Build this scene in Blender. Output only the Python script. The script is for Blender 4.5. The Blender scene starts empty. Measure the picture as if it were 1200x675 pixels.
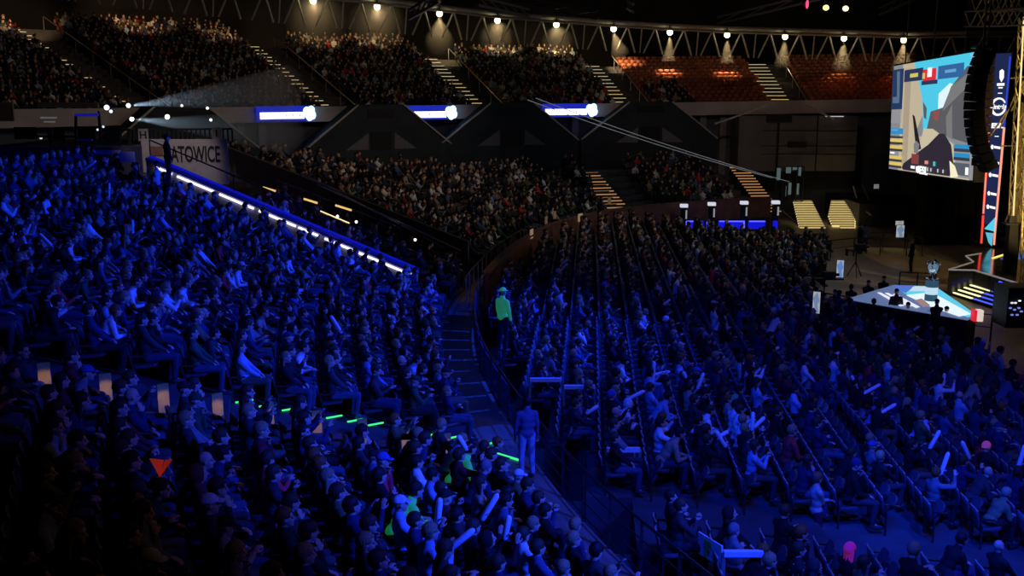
import bpy, bmesh, math, random
import numpy as np
from mathutils import Vector, Matrix
random.seed(7); np.random.seed(7)
SC = bpy.context.scene
COL = SC.collection
# ------------------------------------------------------------------ camera
EYE = 9.5                       # eye height above the arena floor
F_PX = 1200.0
PITCH = math.atan(232.5 / F_PX)
cam_d = bpy.data.cameras.new('camera'); cam = bpy.data.objects.new('camera', cam_d); COL.objects.link(cam)
cam_d.sensor_width = 36; cam_d.lens = 36 * F_PX / 1200; cam_d.clip_start = 0.1; cam_d.clip_end = 400
cam.location = (0, 0, EYE); cam.rotation_euler = (math.pi / 2 - PITCH, 0, 0)
SC.camera = cam
SC.view_settings.view_transform = 'Standard'; SC.view_settings.look = 'None'
SC.view_settings.exposure = 0.0; SC.view_settings.gamma = 1; SC.view_settings.use_curve_mapping = False
SC.cycles.use_denoising = True
SC.cycles.max_bounces = 4; SC.cycles.diffuse_bounces = 1; SC.cycles.glossy_bounces = 2; SC.cycles.volume_bounces = 0
SC.cycles.transparent_max_bounces = 12; SC.cycles.sample_clamp_indirect = 2.0
SC.cycles.caustics_reflective = False; SC.cycles.caustics_refractive = False
# ------------------------------------------------------------------ world
W = bpy.data.worlds.new('world'); SC.world = W; W.use_nodes = True
W.node_tree.nodes['Background'].inputs[0].default_value = (0.30, 0.32, 0.42, 1)
W.node_tree.nodes['Background'].inputs[1].default_value = 0.0
# ------------------------------------------------------------------ lamps of the hall
def spot(name, loc, aim, power, color, deg=60, blend=.5, rad=.15):
    l = bpy.data.lights.new(name, 'SPOT'); l.energy = power; l.color = color
    l.spot_size = math.radians(deg); l.spot_blend = blend; l.shadow_soft_size = rad
    o = bpy.data.objects.new(name, l); COL.objects.link(o); o.location = loc
    o.rotation_euler = (Vector(aim) - Vector(loc)).to_track_quat('-Z', 'Y').to_euler()
    return o
BLUE = (0.006, 0.042, 1.0)
NEUT = (1.0, 0.80, 0.62)
spot('blue_wash', (16, 32, 16), (-7, 29, 4), 38000, BLUE, 60, .8, .5)          # crowd on the raked tier, lit from the stage rig
spot('blue_wash', (13, 7, 14), (-2.0, 17.0, 2.5), 34000, BLUE, 36, .9, 1.2)          # near part of the tier and the walkway
spot('blue_wash', (3, 6, 17), (9.5, 19.0, 0), 17000, BLUE, 46, .9, 1.5)            # near floor block
spot('blue_wash', (2, 12, 18), (6, 27, 1), 8500, BLUE, 56, .9, 1.5)
spot('house_light', (16, 14, 18), (7, 25, 0), 420, (1, .72, .62), 80, .9, 1.)
spot('house_light', (10, 10, 16), (-3, 16, 2), 240, (1, .5, .42), 60, .9, 1.)            # middle floor block
spot('house_light', (18, 48, 17), (-3, 58, 4), 1500, NEUT, 62, .8, .4)         # grey light on the far lower tier
spot('house_light', (10, 36, 19), (9, 47, 0), 900, (.7, .7, 1.0), 50, .8, .4)
spot('house_light', (20, 50, 20), (18, 62, 0), 600, NEUT, 60, .8, .4)
spot('house_light', (8, 40, 19), (-22, 68, 12), 2300, (1, .68, .5), 80, .8, .4)
spot('house_light', (8, 40, 19), (16, 82, 11), 2600, (1, .66, .5), 46, .8, .4)
spot('house_light', (2, 36, 12), (-2.3, 42, 1), 330, (1, .72, .5), 26, .8, .3)
spot('house_light', (8, 28, 12), (-3.5, 31, 2), 130, (1, .72, .5), 12, .8, .3)
spot('stage_light', (26, 40, 17), (25, 48, 1), 2600, (1, .72, .30), 60, .6, .3)
spot('sign_fill', (-13, 36, 12), (-14.2, 42.8, 6.4), 620, (1, .86, .8), 32, .6, .2)  # added spot without a fixture, put in to brighten the banner
spot('blue_wash', (9, 12, 15), (8.6, 19.2, 0), 15000, BLUE, 22, .9, .4)

# ------------------------------------------------------------------ materials
MATS = {}
def mat(name, col=(.5, .5, .5), rough=.7, metal=0., emit=None, strength=1., noise=0., scale=6., objcol=False, attr=None, spec=.3, bump=0.):
    if name in MATS: return MATS[name]
    m = bpy.data.materials.new(name); m.use_nodes = True; nt = m.node_tree; N = nt.nodes; L = nt.links
    b = N['Principled BSDF']
    b.inputs['Base Color'].default_value = (*col, 1); b.inputs['Roughness'].default_value = rough
    b.inputs['Metallic'].default_value = metal
    b.inputs['Specular IOR Level'].default_value = spec
    src = None
    if objcol:
        i = N.new('ShaderNodeObjectInfo'); src = i.outputs['Color']
    if attr:
        i = N.new('ShaderNodeAttribute'); i.attribute_name = attr; src = i.outputs['Color']
    if noise or bump:
        tc = N.new('ShaderNodeTexCoord'); nz = N.new('ShaderNodeTexNoise'); nz.inputs['Scale'].default_value = scale
        nz.inputs['Detail'].default_value = 4
        L.new(tc.outputs['Object'], nz.inputs['Vector'])
        if noise:
            mr = N.new('ShaderNodeMapRange'); mr.inputs['From Min'].default_value = .3; mr.inputs['From Max'].default_value = .7
            mr.inputs['To Min'].default_value = 1 - noise; mr.inputs['To Max'].default_value = 1 + noise * .4
            L.new(nz.outputs['Fac'], mr.inputs['Value'])
            mx = N.new('ShaderNodeVectorMath'); mx.operation = 'SCALE'
            if src: L.new(src, mx.inputs[0])
            else: mx.inputs[0].default_value = col
            L.new(mr.outputs['Result'], mx.inputs['Scale']); src = mx.outputs['Vector']
        if bump:
            bp = N.new('ShaderNodeBump'); bp.inputs['Strength'].default_value = bump; bp.inputs['Distance'].default_value = .02
            L.new(nz.outputs['Fac'], bp.inputs['Height']); L.new(bp.outputs['Normal'], b.inputs['Normal'])
    if src: L.new(src, b.inputs['Base Color'])
    if emit:
        b.inputs['Emission Color'].default_value = (*emit, 1); b.inputs['Emission Strength'].default_value = strength
    MATS[name] = m; return m
M_conc = mat('terrace concrete', (.07, .07, .08), .85, noise=.35, scale=1.5)
M_conc2 = mat('far terrace concrete', (.10, .10, .11), .85, noise=.35, scale=1.5)
M_walk = mat('walkway vinyl', (.30, .24, .19), .5, noise=.25, scale=1.2)
M_floor = mat('hall floor', (.34, .27, .22), .38, noise=.22, scale=.9)
M_dark = mat('dark wall paint', (.055, .055, .065), .8, noise=.3, scale=.6)
M_grey = mat('grey fascia panel', (.62, .58, .60), .7, noise=.2, scale=.7)
M_black = mat('black paint', (.012, .012, .014), .6, noise=.3)
M_truss = mat('painted truss steel', (.55, .50, .45), .5, .2, noise=.2, scale=3)
M_brown = mat('red brown parapet boards', (.20, .085, .06), .6, noise=.3, scale=2)
M_rail = mat('dark rail metal', (.07, .07, .08), .35, .7, noise=.2)
M_railpale = mat('pale rail metal', (.55, .52, .48), .3, .6, noise=.15)
M_roof = mat('black roof deck', (.02, .02, .022), .9, noise=.3)
M_skin = mat('skin', (.62, .40, .30), .55, noise=.12, scale=20)
M_eye = mat('dark eye', (.03, .02, .02), .3, noise=.1)
M_lip = mat('lip', (.42, .18, .16), .5, noise=.1)
M_cloth = mat('clothing fabric', objcol=True, rough=.85, noise=.25, scale=9, bump=.4)
M_fluo = mat('fluorescence by emission', objcol=True, rough=.8, noise=.2, scale=9)
_n = M_fluo.node_tree; _b = _n.nodes['Principled BSDF']; _i = _n.nodes['Object Info']; _n.links.new(_i.outputs['Color'], _b.inputs['Emission Color']); _b.inputs['Emission Strength'].default_value = .12  # emits its own colour, standing in for fluorescence under the blue wash
M_shoe = mat('shoe rubber', (.05, .05, .055), .6, noise=.2)
M_hair = mat('hair strands', objcol=True, rough=.6, noise=.35, scale=40, bump=.6)
M_crowd = mat('crowd clothing and skin', attr='tint', rough=.8, noise=.1, scale=9)
M_seatL = mat('blue grey seat shell', (.05, .05, .075), .45, noise=.15, scale=8)
M_seatB = mat('mid grey seat shell', (.085, .085, .11), .42, noise=.15, scale=8)
M_seatR = mat('orange red seat shell', (.42, .13, .075), .5, noise=.15, scale=8)
M_stick = mat('white inflated plastic', (.88, .9, .95), .25, noise=.08, scale=8)
M_green = mat('green step marker light', (0, .1, .03), .5, emit=(.05, 1, .25), strength=1.1, noise=.01)
M_warm = mat('warm marker light', (.2, .15, .05), .5, emit=(1, .72, .30), strength=1.5, noise=.01)
M_stepY = mat('yellow step edge painted glow', (.4, .35, .15), .5, emit=(1, .78, .36), strength=.55, noise=.01)  # emission stands in for the lamplight on the pale upper treads
M_stepYb = mat('bright yellow step edge painted glow', (.4, .35, .15), .5, emit=(1, .82, .36), strength=.95, noise=.01)  # brighter version of the same put-in tread glow
M_stepO = mat('amber step edge painted glow', (.4, .2, .08), .5, emit=(1, .48, .17), strength=.42, noise=.01)  # put-in amber glow, in place of lamplight on the lower steps
M_led = mat('white strip light', (.5, .5, .6), .5, emit=(.72, .68, 1), strength=2.2, noise=.01)
M_ledblue = mat('blue lit panel', (.02, .02, .3), .4, emit=(.01, .02, 1), strength=.33, noise=.01)
M_lamp = mat('lamp lens', (.5, .5, .4), .5, emit=(1, .95, .55), strength=6, noise=.01)
def em(name, c, s=1.): return mat(name, tuple(x * .15 for x in c), .5, emit=c, strength=s, noise=.01)

# ------------------------------------------------------------------ mesh helpers
def tag(o, label=None, cat=None, group=None, kind=None):
    if label: o['label'] = label
    if cat: o['category'] = cat
    if group: o['group'] = group
    if kind: o['kind'] = kind
    return o
class MB:
    def __init__(s): s.v = []; s.f = []; s.m = []
    def add(s, vs, fs, mi=0):
        b = len(s.v); s.v += [tuple(v) for v in vs]; s.f += [[i + b for i in f] for f in fs]; s.m += [mi] * len(fs)
    def box(s, c, d, rz=0., mi=0, rot=None):
        R = rot if rot else Matrix.Rotation(rz, 3, 'Z'); c = Vector(c)
        vs = [c + R @ Vector((x * d[0] / 2, y * d[1] / 2, z * d[2] / 2)) for x in (-1, 1) for y in (-1, 1) for z in (-1, 1)]
        s.add(vs, [(0, 1, 3, 2), (4, 6, 7, 5), (0, 4, 5, 1), (2, 3, 7, 6), (0, 2, 6, 4), (1, 5, 7, 3)], mi)
    def bar(s, a, b, w, h=None, mi=0):
        a = Vector(a); b = Vector(b); h = h or w; d = b - a; L = d.length
        if L < 1e-5: return
        q = d.to_track_quat('X', 'Z').to_matrix(); s.box((a + b) / 2, (L, w, h), mi=mi, rot=q)
    def tube(s, pts, r, n=8, mi=0, closed=True):
        pts = [Vector(p) for p in pts]; rs = r if isinstance(r, (list, tuple)) else [r] * len(pts)
        vs = []; up = Vector((0, 0, 1))
        for i, p in enumerate(pts):
            t = (pts[min(i + 1, len(pts) - 1)] - pts[max(i - 1, 0)]).normalized()
            a = t.cross(up) if abs(t.z) < .98 else t.cross(Vector((1, 0, 0))); a.normalize(); b = t.cross(a)
            for k in range(n):
                an = 2 * math.pi * k / n; vs.append(p + (a * math.cos(an) + b * math.sin(an)) * rs[i])
        fs = [(i * n + k, i * n + (k + 1) % n, (i + 1) * n + (k + 1) % n, (i + 1) * n + k) for i in range(len(pts) - 1) for k in range(n)]
        fs += [tuple(range(n))[::-1], tuple((len(pts) - 1) * n + k for k in range(n))]
        s.add(vs, fs, mi)
    def ell(s, c, r, nu=12, nv=8, mi=0, rot=None):
        c = Vector(c); vs = [c + (rot @ Vector((0, 0, r[2])) if rot else Vector((0, 0, r[2])))]
        for j in range(1, nv):
            ph = math.pi * j / nv
            for i in range(nu):
                th = 2 * math.pi * i / nu; v = Vector((r[0] * math.sin(ph) * math.cos(th), r[1] * math.sin(ph) * math.sin(th), r[2] * math.cos(ph)))
                vs.append(c + (rot @ v if rot else v))
        v = Vector((0, 0, -r[2])); vs.append(c + (rot @ v if rot else v)); last = len(vs) - 1
        fs = [(0, 1 + i, 1 + (i + 1) % nu) for i in range(nu)]
        for j in range(nv - 2):
            for i in range(nu):
                a = 1 + j * nu; fs.append((a + i, a + nu + i, a + nu + (i + 1) % nu, a + (i + 1) % nu))
        a = 1 + (nv - 2) * nu; fs += [(a + i, last, a + (i + 1) % nu) for i in range(nu)]
        s.add(vs, fs, mi)
    def prism(s, poly, z0, z1, mi=0):          # footprint polygon extruded in z
        n = len(poly); vs = [(x, y, z0) for x, y in poly] + [(x, y, z1) for x, y in poly]
        s.add(vs, [tuple(range(n))[::-1], tuple(range(n, 2 * n))] + [(i, (i + 1) % n, n + (i + 1) % n, n + i) for i in range(n)], mi)
    def slab(s, quad, off, mi=0):              # any planar polygon thickened by the vector off
        n = len(quad); q = [Vector(p) for p in quad]; o = Vector(off)
        s.add(q + [p + o for p in q], [tuple(range(n))[::-1], tuple(range(n, 2 * n))] + [(i, (i + 1) % n, n + (i + 1) % n, n + i) for i in range(n)], mi)
    def mesh(s, name, mats):
        me = bpy.data.meshes.new(name); me.from_pydata(s.v, [], s.f)
        for m in (mats if isinstance(mats, (list, tuple)) else [mats]): me.materials.append(m)
        if any(s.m): me.polygons.foreach_set('material_index', s.m)
        bm = bmesh.new(); bm.from_mesh(me); bmesh.ops.recalc_face_normals(bm, faces=bm.faces); bm.to_mesh(me); bm.free()
        me.update(); return me
    def build(s, name, mats, parent=None, smooth=False, kind=None, loc=None, world=True):
        me = s.mesh(name, mats); o = bpy.data.objects.new(name, me); COL.objects.link(o)
        if smooth: me.polygons.foreach_set('use_smooth', [True] * len(me.polygons))
        if parent:
            o.parent = parent
            if world: o.matrix_parent_inverse = parent.matrix_world.inverted() if False else Matrix.Translation(-parent.location)
        if kind: o['kind'] = kind
        return o
def empty(name, loc=(0, 0, 0), rz=0.):
    o = bpy.data.objects.new(name, None); COL.objects.link(o); o.location = loc; o.rotation_euler = (0, 0, rz); o.empty_display_size = .1; return o
def link_mesh(name, me, parent=None, color=None):
    o = bpy.data.objects.new(name, me); COL.objects.link(o)
    if parent: o.parent = parent
    if color: o.color = (*color, 1)
    return o
CP, SP = math.cos(PITCH), math.sin(PITCH)
def ray(px, py):
    u = (px - 600) / F_PX; v = (337.5 - py) / F_PX; return u, CP + v * SP, -SP + v * CP
def at(px, py, Y):
    X, y, Z = ray(px, py); t = Y / y; return Vector((X * t, Y, EYE + Z * t))
def atz(px, py, z):
    X, y, Z = ray(px, py); t = (z - EYE) / Z; return Vector((X * t, y * t, z))
def proj(p):
    x, y, z = p[0], p[1], p[2] - EYE; d = y * CP - z * SP; w = y * SP + z * CP
    return (600 + F_PX * x / d, 337.5 - F_PX * w / d, d)

# ------------------------------------------------------------------ plan: the curved parapet of the lower bowl
CTRL = [(9.5, 1), (7.4, 5), (5.0, 9.6), (2.95, 14.3), (1.35, 18.7), (0.05, 24.0), (-1.0, 30), (-1.3, 36.5), (-.8, 42), (.2, 48), (2.5, 55.9), (6.8, 62.8), (12.5, 67), (18.0, 69.2), (21, 70)]
def catmull(P, n=24):
    P = [Vector((*p, 0)) for p in P]; out = []
    for i in range(len(P) - 1):
        a = P[max(i - 1, 0)]; b = P[i]; c = P[i + 1]; d = P[min(i + 2, len(P) - 1)]
        for k in range(n):
            t = k / n; out.append(.5 * ((2 * b) + (c - a) * t + (2 * a - 5 * b + 4 * c - d) * t * t + (3 * b - a - 3 * c + d) * t ** 3))
    return out + [P[-1]]
PC = catmull(CTRL); PCa = np.array([(p.x, p.y) for p in PC])
SL = np.concatenate([[0], np.cumsum(np.hypot(*np.diff(PCa, axis=0).T))])
TG = np.gradient(PCa, SL, axis=0); TG /= np.hypot(TG[:, 0], TG[:, 1])[:, None]
for _ in range(30): TG[1:-1] = (TG[:-2] + TG[1:-1] * 2 + TG[2:]) / 4
TG /= np.hypot(TG[:, 0], TG[:, 1])[:, None]
def pc(s):
    p = np.array([np.interp(s, SL, PCa[:, 0]), np.interp(s, SL, PCa[:, 1])]); t = np.array([np.interp(s, SL, TG[:, 0]), np.interp(s, SL, TG[:, 1])]); t /= np.hypot(*t)
    return p, t, np.array([-t[1], t[0]])      # point, tangent, outward normal
def off(s, o):
    p, t, n = pc(s); return p + n * o
def s_at(Y): return float(np.interp(Y, PCa[:, 1], SL))
def inward(x, y):                              # signed distance inside the parapet
    d = np.hypot(PCa[:, 0] - x, PCa[:, 1] - y); i = int(np.argmin(d)); n = np.array([-TG[i, 1], TG[i, 0]])
    return -float(np.dot(np.array([x, y]) - PCa[i], n))
def sweep(mb, s0, s1, prof, step=.7, mi=0):    # prof: list of (offset, z)
    n = max(2, int((s1 - s0) / step) + 1); vs = []
    for s in np.linspace(s0, s1, n):
        p, t, nn = pc(s)
        for o, z in prof: q = p + nn * o; vs.append((q[0], q[1], z))
    m = len(prof); fs = [(i * m + k, (i + 1) * m + k, (i + 1) * m + k + 1, i * m + k + 1) for i in range(n - 1) for k in range(m - 1)]
    mb.add(vs, fs, mi)
def sweep_box(mb, s0, s1, o0, o1, z0, z1, step=.7, mi=0, dz=0.):
    n = max(2, int(abs(s1 - s0) / step) + 1); vs = []
    for s in np.linspace(s0, s1, n):
        for o, z in ((o0, z0), (o1, z0), (o1, z1), (o0, z1)): q = off(s, o); vs.append((q[0], q[1], z))
    fs = [(i * 4 + k, i * 4 + (k + 1) % 4, (i + 1) * 4 + (k + 1) % 4, (i + 1) * 4 + k) for i in range(n - 1) for k in range(4)]
    fs += [(0, 1, 2, 3), (n * 4 - 4, n * 4 - 1, n * 4 - 2, n * 4 - 3)]
    mb.add(vs, fs, mi)
WZ = 1.3                                       # walkway level
TREAD, RISE, O0 = .9, .33, 1.1
def tier_z(k): return WZ + .2 + RISE * k
NL, NF = 15, 14
S_GA = s_at(21.6)                              # aisle with the green markers
S_LW = s_at(38.2)                              # lit side wall
S_DW = s_at(45.0)                              # dark side wall
S_END = s_at(69.0)
UC = np.array([20., 23.]); UR = 56.            # upper bowl centre and fascia radius
def up(a, r): a = math.radians(a); return np.array([UC[0] + r * math.sin(a), UC[1] + r * math.cos(a)])
def ztop(a): return EYE + float(np.interp(a, [-62, -58, -34, -11, 1, 20, 40], [-1.0, -1.0, -1.1, -1.0, -.82, -.5, -.4]))
BAYS = [(-62, -59, 23), (-59, -47.2, 23), (-47.2, -34.2, 22), (-34.2, -22.9, 19), (-22.9, -11.3, 16), (-11.3, 1, 14), (1, 13, 14), (13, 26, 14)]
AISLES = [-47.2, -34.2, -22.9, -11.3, 1, 13]
UT, URISE = .85, .29
def up_z(a, k): return ztop(a) - .85 + URISE * k
# ================================================================== SETTING
def struct(mb, name, m, smooth=False): return mb.build(name, m, kind='structure', smooth=smooth)
mb = MB(); mb.prism([(-60, -5), (70, -5), (70, 110), (-60, 110)], -.3, 0); struct(mb, 'floor', M_floor)
mb = MB(); mb.prism([(-60, -5), (70, -5), (70, 110), (-60, 110)], 24, 24.4); struct(mb, 'ceiling', M_roof)
# raked terrace beside the camera, and its walkway
def terrace(s0, s1, rows, name, m, inner=0.):
    mb = MB(); prof = [(O0, WZ)]
    for k in range(rows): prof += [(O0 + TREAD * k, tier_z(k)), (O0 + TREAD * (k + 1), tier_z(k))]
    prof += [(O0 + TREAD * rows + 3.5, tier_z(rows - 1)), (O0 + TREAD * rows + 3.5, 0)]
    sweep(mb, s0, s1, prof); return struct(mb, name, m)
terrace(s_at(5), S_LW, NL, 'floor_terrace_near', M_conc)
terrace(S_LW, S_DW, NL, 'floor_terrace_gangway', M_conc2)
# far lower terrace, cut back where it would meet the wall of the bowl
mb = MB(); svals = np.linspace(S_DW, S_END, 60); rows_at = []
for s in svals:
    k = 0
    while k < np.interp(s, [s_at(46), s_at(52), s_at(58)], [14, 11, 8]) and np.hypot(*(off(s, O0 + TREAD * (k + 1)) - UC)) < UR - 1.0: k += 1
    rows_at.append(k)
for i in range(len(svals) - 1):
    s0, s1 = svals[i], svals[i + 1]; prof = [(O0, WZ)]
    for k in range(min(rows_at[i], rows_at[i + 1])): prof += [(O0 + TREAD * k, tier_z(k)), (O0 + TREAD * (k + 1), tier_z(k))]
    prof += [(prof[-1][0] + 9, prof[-1][1])]
    sweep(mb, s0, s1, prof, step=5)
struct(mb, 'floor_terrace_far', M_conc2)
def rowsF(s): return int(np.interp(s, svals, rows_at))
mb = MB(); sweep_box(mb, s_at(3), S_END, 0, O0, WZ - .25, WZ); struct(mb, 'floor_walkway', M_walk)
# face of the walkway towards the floor block
mb = MB(); sweep_box(mb, s_at(3), S_END, -.12, 0, 0, WZ - .25); struct(mb, 'wall_walkway', M_dark)
mb = MB(); sweep_box(mb, s_at(40), S_END, -.12, .06, WZ - .25, WZ + 1.0); o = struct(mb, 'wall_parapet', M_brown)
mb = MB(); sweep_box(mb, s_at(40), S_END, -.2, .14, WZ + 1.0, WZ + 1.08); struct(mb, 'trim_1', M_brown)
# dark wall at the end of the gangway, with a lit coping
def side_wall(s, o0, o1, z_of, th, name, m, h0=0.):
    mb = MB(); p, t, n = pc(s); T = Vector((t[0], t[1], 0)) * th
    a = p + n * o0; b = p + n * o1
    mb.slab([(a[0], a[1], WZ), (b[0], b[1], WZ), (b[0], b[1], z_of(o1)), (a[0], a[1], z_of(o0))], T); return struct(mb, name, m)
zslope = lambda add: (lambda o: WZ + add + (o - O0) * RISE / TREAD)
WLT = lambda o: 2.55 + (o - 2.3) * .415
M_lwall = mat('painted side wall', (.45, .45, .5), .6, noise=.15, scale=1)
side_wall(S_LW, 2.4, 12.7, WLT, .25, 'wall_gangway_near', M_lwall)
DWT = zslope(1.35)
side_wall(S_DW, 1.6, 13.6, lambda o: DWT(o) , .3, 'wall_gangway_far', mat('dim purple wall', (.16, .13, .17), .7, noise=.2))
# wall behind the far lower tier
def arc_wall(mb, a0, a1, r0, r1, zf0, zf1, step=2., mi=0):
    n = max(2, int((a1 - a0) / step) + 1); vs = []
    for a in np.linspace(a0, a1, n):
        for r, z in ((r0, zf0(a)), (r1, zf0(a)), (r1, zf1(a)), (r0, zf1(a))): q = up(a, r); vs.append((q[0], q[1], z))
    fs = [(i * 4 + k, i * 4 + (k + 1) % 4, (i + 1) * 4 + (k + 1) % 4, (i + 1) * 4 + k) for i in range(n - 1) for k in range(4)]
    fs += [(0, 1, 2, 3), (n * 4 - 4, n * 4 - 1, n * 4 - 2, n * 4 - 3)]; mb.add(vs, fs, mi)
mb = MB(); arc_wall(mb, -64, 40, UR + 1.2, UR + 1.5, lambda a: 0, lambda a: ztop(a) - .95); struct(mb, 'wall_lower', mat('blue grey wall', (.10, .12, .16), .8, noise=.45, scale=.35))
mb = MB(); arc_wall(mb, -64, 40, UR, UR + .2, lambda a: ztop(a) - .98, ztop); struct(mb, 'trim_2', M_grey)
mb = MB(); arc_wall(mb, -64, 40, UR + 27, UR + 27.5, lambda a: 0, lambda a: 24); struct(mb, 'wall_upper', M_black)
mb = MB()
for a0, a1, nr in BAYS:                        # upper terrace
    n = max(2, int((a1 - a0) / 1.2)); prof = [(0, -.95), (.6, -.95)] 
    vs = []; prof = [(.0, 0, -.95)]
    pr = [(.1, -.98)]
    for k in range(nr): pr += [(.8 + UT * k, URISE * k - .85), (.8 + UT * (k + 1), URISE * k - .85)]
    pr[0] = (.1, -.85)
    pr += [(27, pr[-1][1])]
    m = len(pr)
    for a in np.linspace(a0, a1, n):
        for o_, z in pr: q = up(a, UR + o_); vs.append((q[0], q[1], ztop(a) + z))
    mb.add(vs, [(i * m + k, (i + 1) * m + k, (i + 1) * m + k + 1, i * m + k + 1) for i in range(n - 1) for k in range(m - 1)])
struct(mb, 'floor_upper_terrace', M_conc2)
# ------------------------------------------------------------------ floor block: stepped platforms
BD = np.array([math.sin(math.radians(4.3)), math.cos(math.radians(4.3))]); BN = np.array([BD[1], -BD[0]])
def bpos(s, t): return BN * s + BD * t
BS0, BPITCH = -4.1, .95
def b_z(s): return min(1.25, max(0.0, 1.28 - .125 * (s - .6)))
def b_in(s, t): return (t < 44 and s < np.interp(t, [20, 30, 34, 44], [14.2, 14.2, 13.2, 9.4])) or (44 <= t < 62.5 and s < 9.4 + (t - 44) * .26)
NB = 20
def b_ok(s, t):
    x, y = bpos(s, t); return b_in(s, t) and t > 9 and inward(x, y) > .75 and not (17.7 < t < 20.0 and s > .5)
mb = MB()
for j in range(NB):
    s = BS0 + BPITCH * j; z = b_z(s)
    if z < .03: continue
    run = None; ts = np.arange(9, 62.5, .25)
    for t in list(ts) + [99]:
        x, y = bpos(s - .62, min(t, 63)); good = t < 99 and b_in(s, t) and inward(x, y) > .45
        if good and run is None: run = t
        if not good and run is not None:
            a = bpos(s - .62, run); b = bpos(s + BPITCH - .62, run); c = bpos(s + BPITCH - .62, t); d = bpos(s - .62, t)
            if t - run > 1: mb.prism([tuple(a), tuple(b), tuple(c), tuple(d)], .001, z)
            run = None
struct(mb, 'floor_block_steps', M_conc)

# ------------------------------------------------------------------ aisle steps
LINES = []
def steps_curve(name, s, w, rows, m_edge, label, k0=0, dirn=None, half=True):
    root = empty(name, (*off(s, O0), WZ)); tag(root, label, 'steps')
    body = MB(); p, t, n = pc(s); rz = math.atan2(n[1], n[0])
    if dirn: dv = np.array(dirn) / np.hypot(*dirn); rz = math.atan2(dv[1], dv[0]); n = dv / float(dv @ n); LINES.append((p, dv))
    E = []
    for k in range(k0, rows):
        for h in ((0, 1) if half else (1,)):
            o = O0 + TREAD * k - (.45 if h == 0 else 0); z = tier_z(k) - (RISE / 2 if h == 0 else 0)
            c = p + n * (o + .225)
            body.box((c[0], c[1], z - RISE / 4 + .004), (.45, w, RISE / 2), rz)
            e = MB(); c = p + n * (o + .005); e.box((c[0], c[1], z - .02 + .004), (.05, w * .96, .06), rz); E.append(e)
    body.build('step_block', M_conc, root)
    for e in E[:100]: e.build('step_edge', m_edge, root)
    return root
# the near aisle: green marker lights on the far edge, warm lamps low on the near edge
G_S = s_at(22.9); G_D = np.array([-.85, -.53]); G_D /= np.hypot(*G_D); G_P = pc(G_S)[0]
root = empty('aisle_steps', (*off(S_GA, O0), WZ)); tag(root, 'aisle steps with green marker lights through the blue-lit crowd beside the walkway', 'steps')
body = MB(); p, t, n = pc(G_S); rz = math.atan2(G_D[1], G_D[0]); n = G_D / float(G_D @ n); t = np.array([G_D[1], -G_D[0]]); t = t if t[1] > 0 else -t
for k in range(NL):
    o = O0 + TREAD * k - .45; c = p + n * (o + .225); body.box((c[0], c[1], tier_z(k) - .27), (.45, 1.15, .18), rz)
body.build('step_block', M_conc, root)
WARM_RISERS = []
for k in range(NL):
    for h in (0, 1):
        o = O0 + TREAD * k + (-.43 if h == 0 else .02); z = tier_z(k) - (RISE / 2 if h == 0 else 0)
        if k < 7 and (k + h) % 2 == 0 or h == 0 and k < 6:
            c = p + n * o + t * .42; e = MB(); e.box((c[0], c[1], z + .014), (.36, .04, .026), rz); e.build('green_marker', M_green, root)
    if 0 <= k < 11:
        c = p + n * (O0 + TREAD * k + .45) - t * 1.0
        e = MB(); e.box((c[0], c[1], tier_z(k) + .25), (.20, .05, .55), rz); e.build('step_side_panel', mat('tan side panel', (.62, .40, .10), .6, noise=.2), root)
        c2 = p + n * (O0 + TREAD * k + .45) - t * 1.35
        if k < 10:
            q = Vector((c2[0], c2[1], tier_z(k) + .30))
            spot('step_lamp', q, (c[0], c[1], tier_z(k) + .2), 1.3, (1, .66, .28), 80, .6, .03)
# three lit markers on the walkway edge of this aisle
e = MB(); a = G_P + G_D * (O0 - .1) + t * .3; b = G_P + G_D * (O0 - .45) - t * .8; e.bar((a[0], a[1], WZ + .02), (b[0], b[1], WZ + .02), .05, .03); e.build('green_marker', M_green, root)
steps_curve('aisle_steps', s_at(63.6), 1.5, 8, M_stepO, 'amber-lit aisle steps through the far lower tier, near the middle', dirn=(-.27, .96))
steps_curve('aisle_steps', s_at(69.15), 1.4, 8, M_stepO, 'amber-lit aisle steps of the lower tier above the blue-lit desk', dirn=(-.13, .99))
steps_curve('aisle_steps', s_at(52.5), .9, 5, mat('dim warm step edge painted glow', (.3, .15, .05), .5, emit=(1, .6, .25), strength=.15, noise=.01), 'dim warm-lit aisle steps at the bend of the far lower tier', half=False)  # weak glow put into these edges instead of lamplight
UL = ['bright dotted aisle steps of the upper tier, farthest round the bend', 'lit aisle steps of the upper tier above the first lit board', 'lit aisle steps of the upper tier between the first and third lit boards, widest flight', 'lit aisle steps of the upper tier just past the third lit board', 'yellow-lit aisle steps between blocks of empty red upper-tier seats', 'yellow-lit aisle steps of the upper tier behind the big screen']
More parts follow.
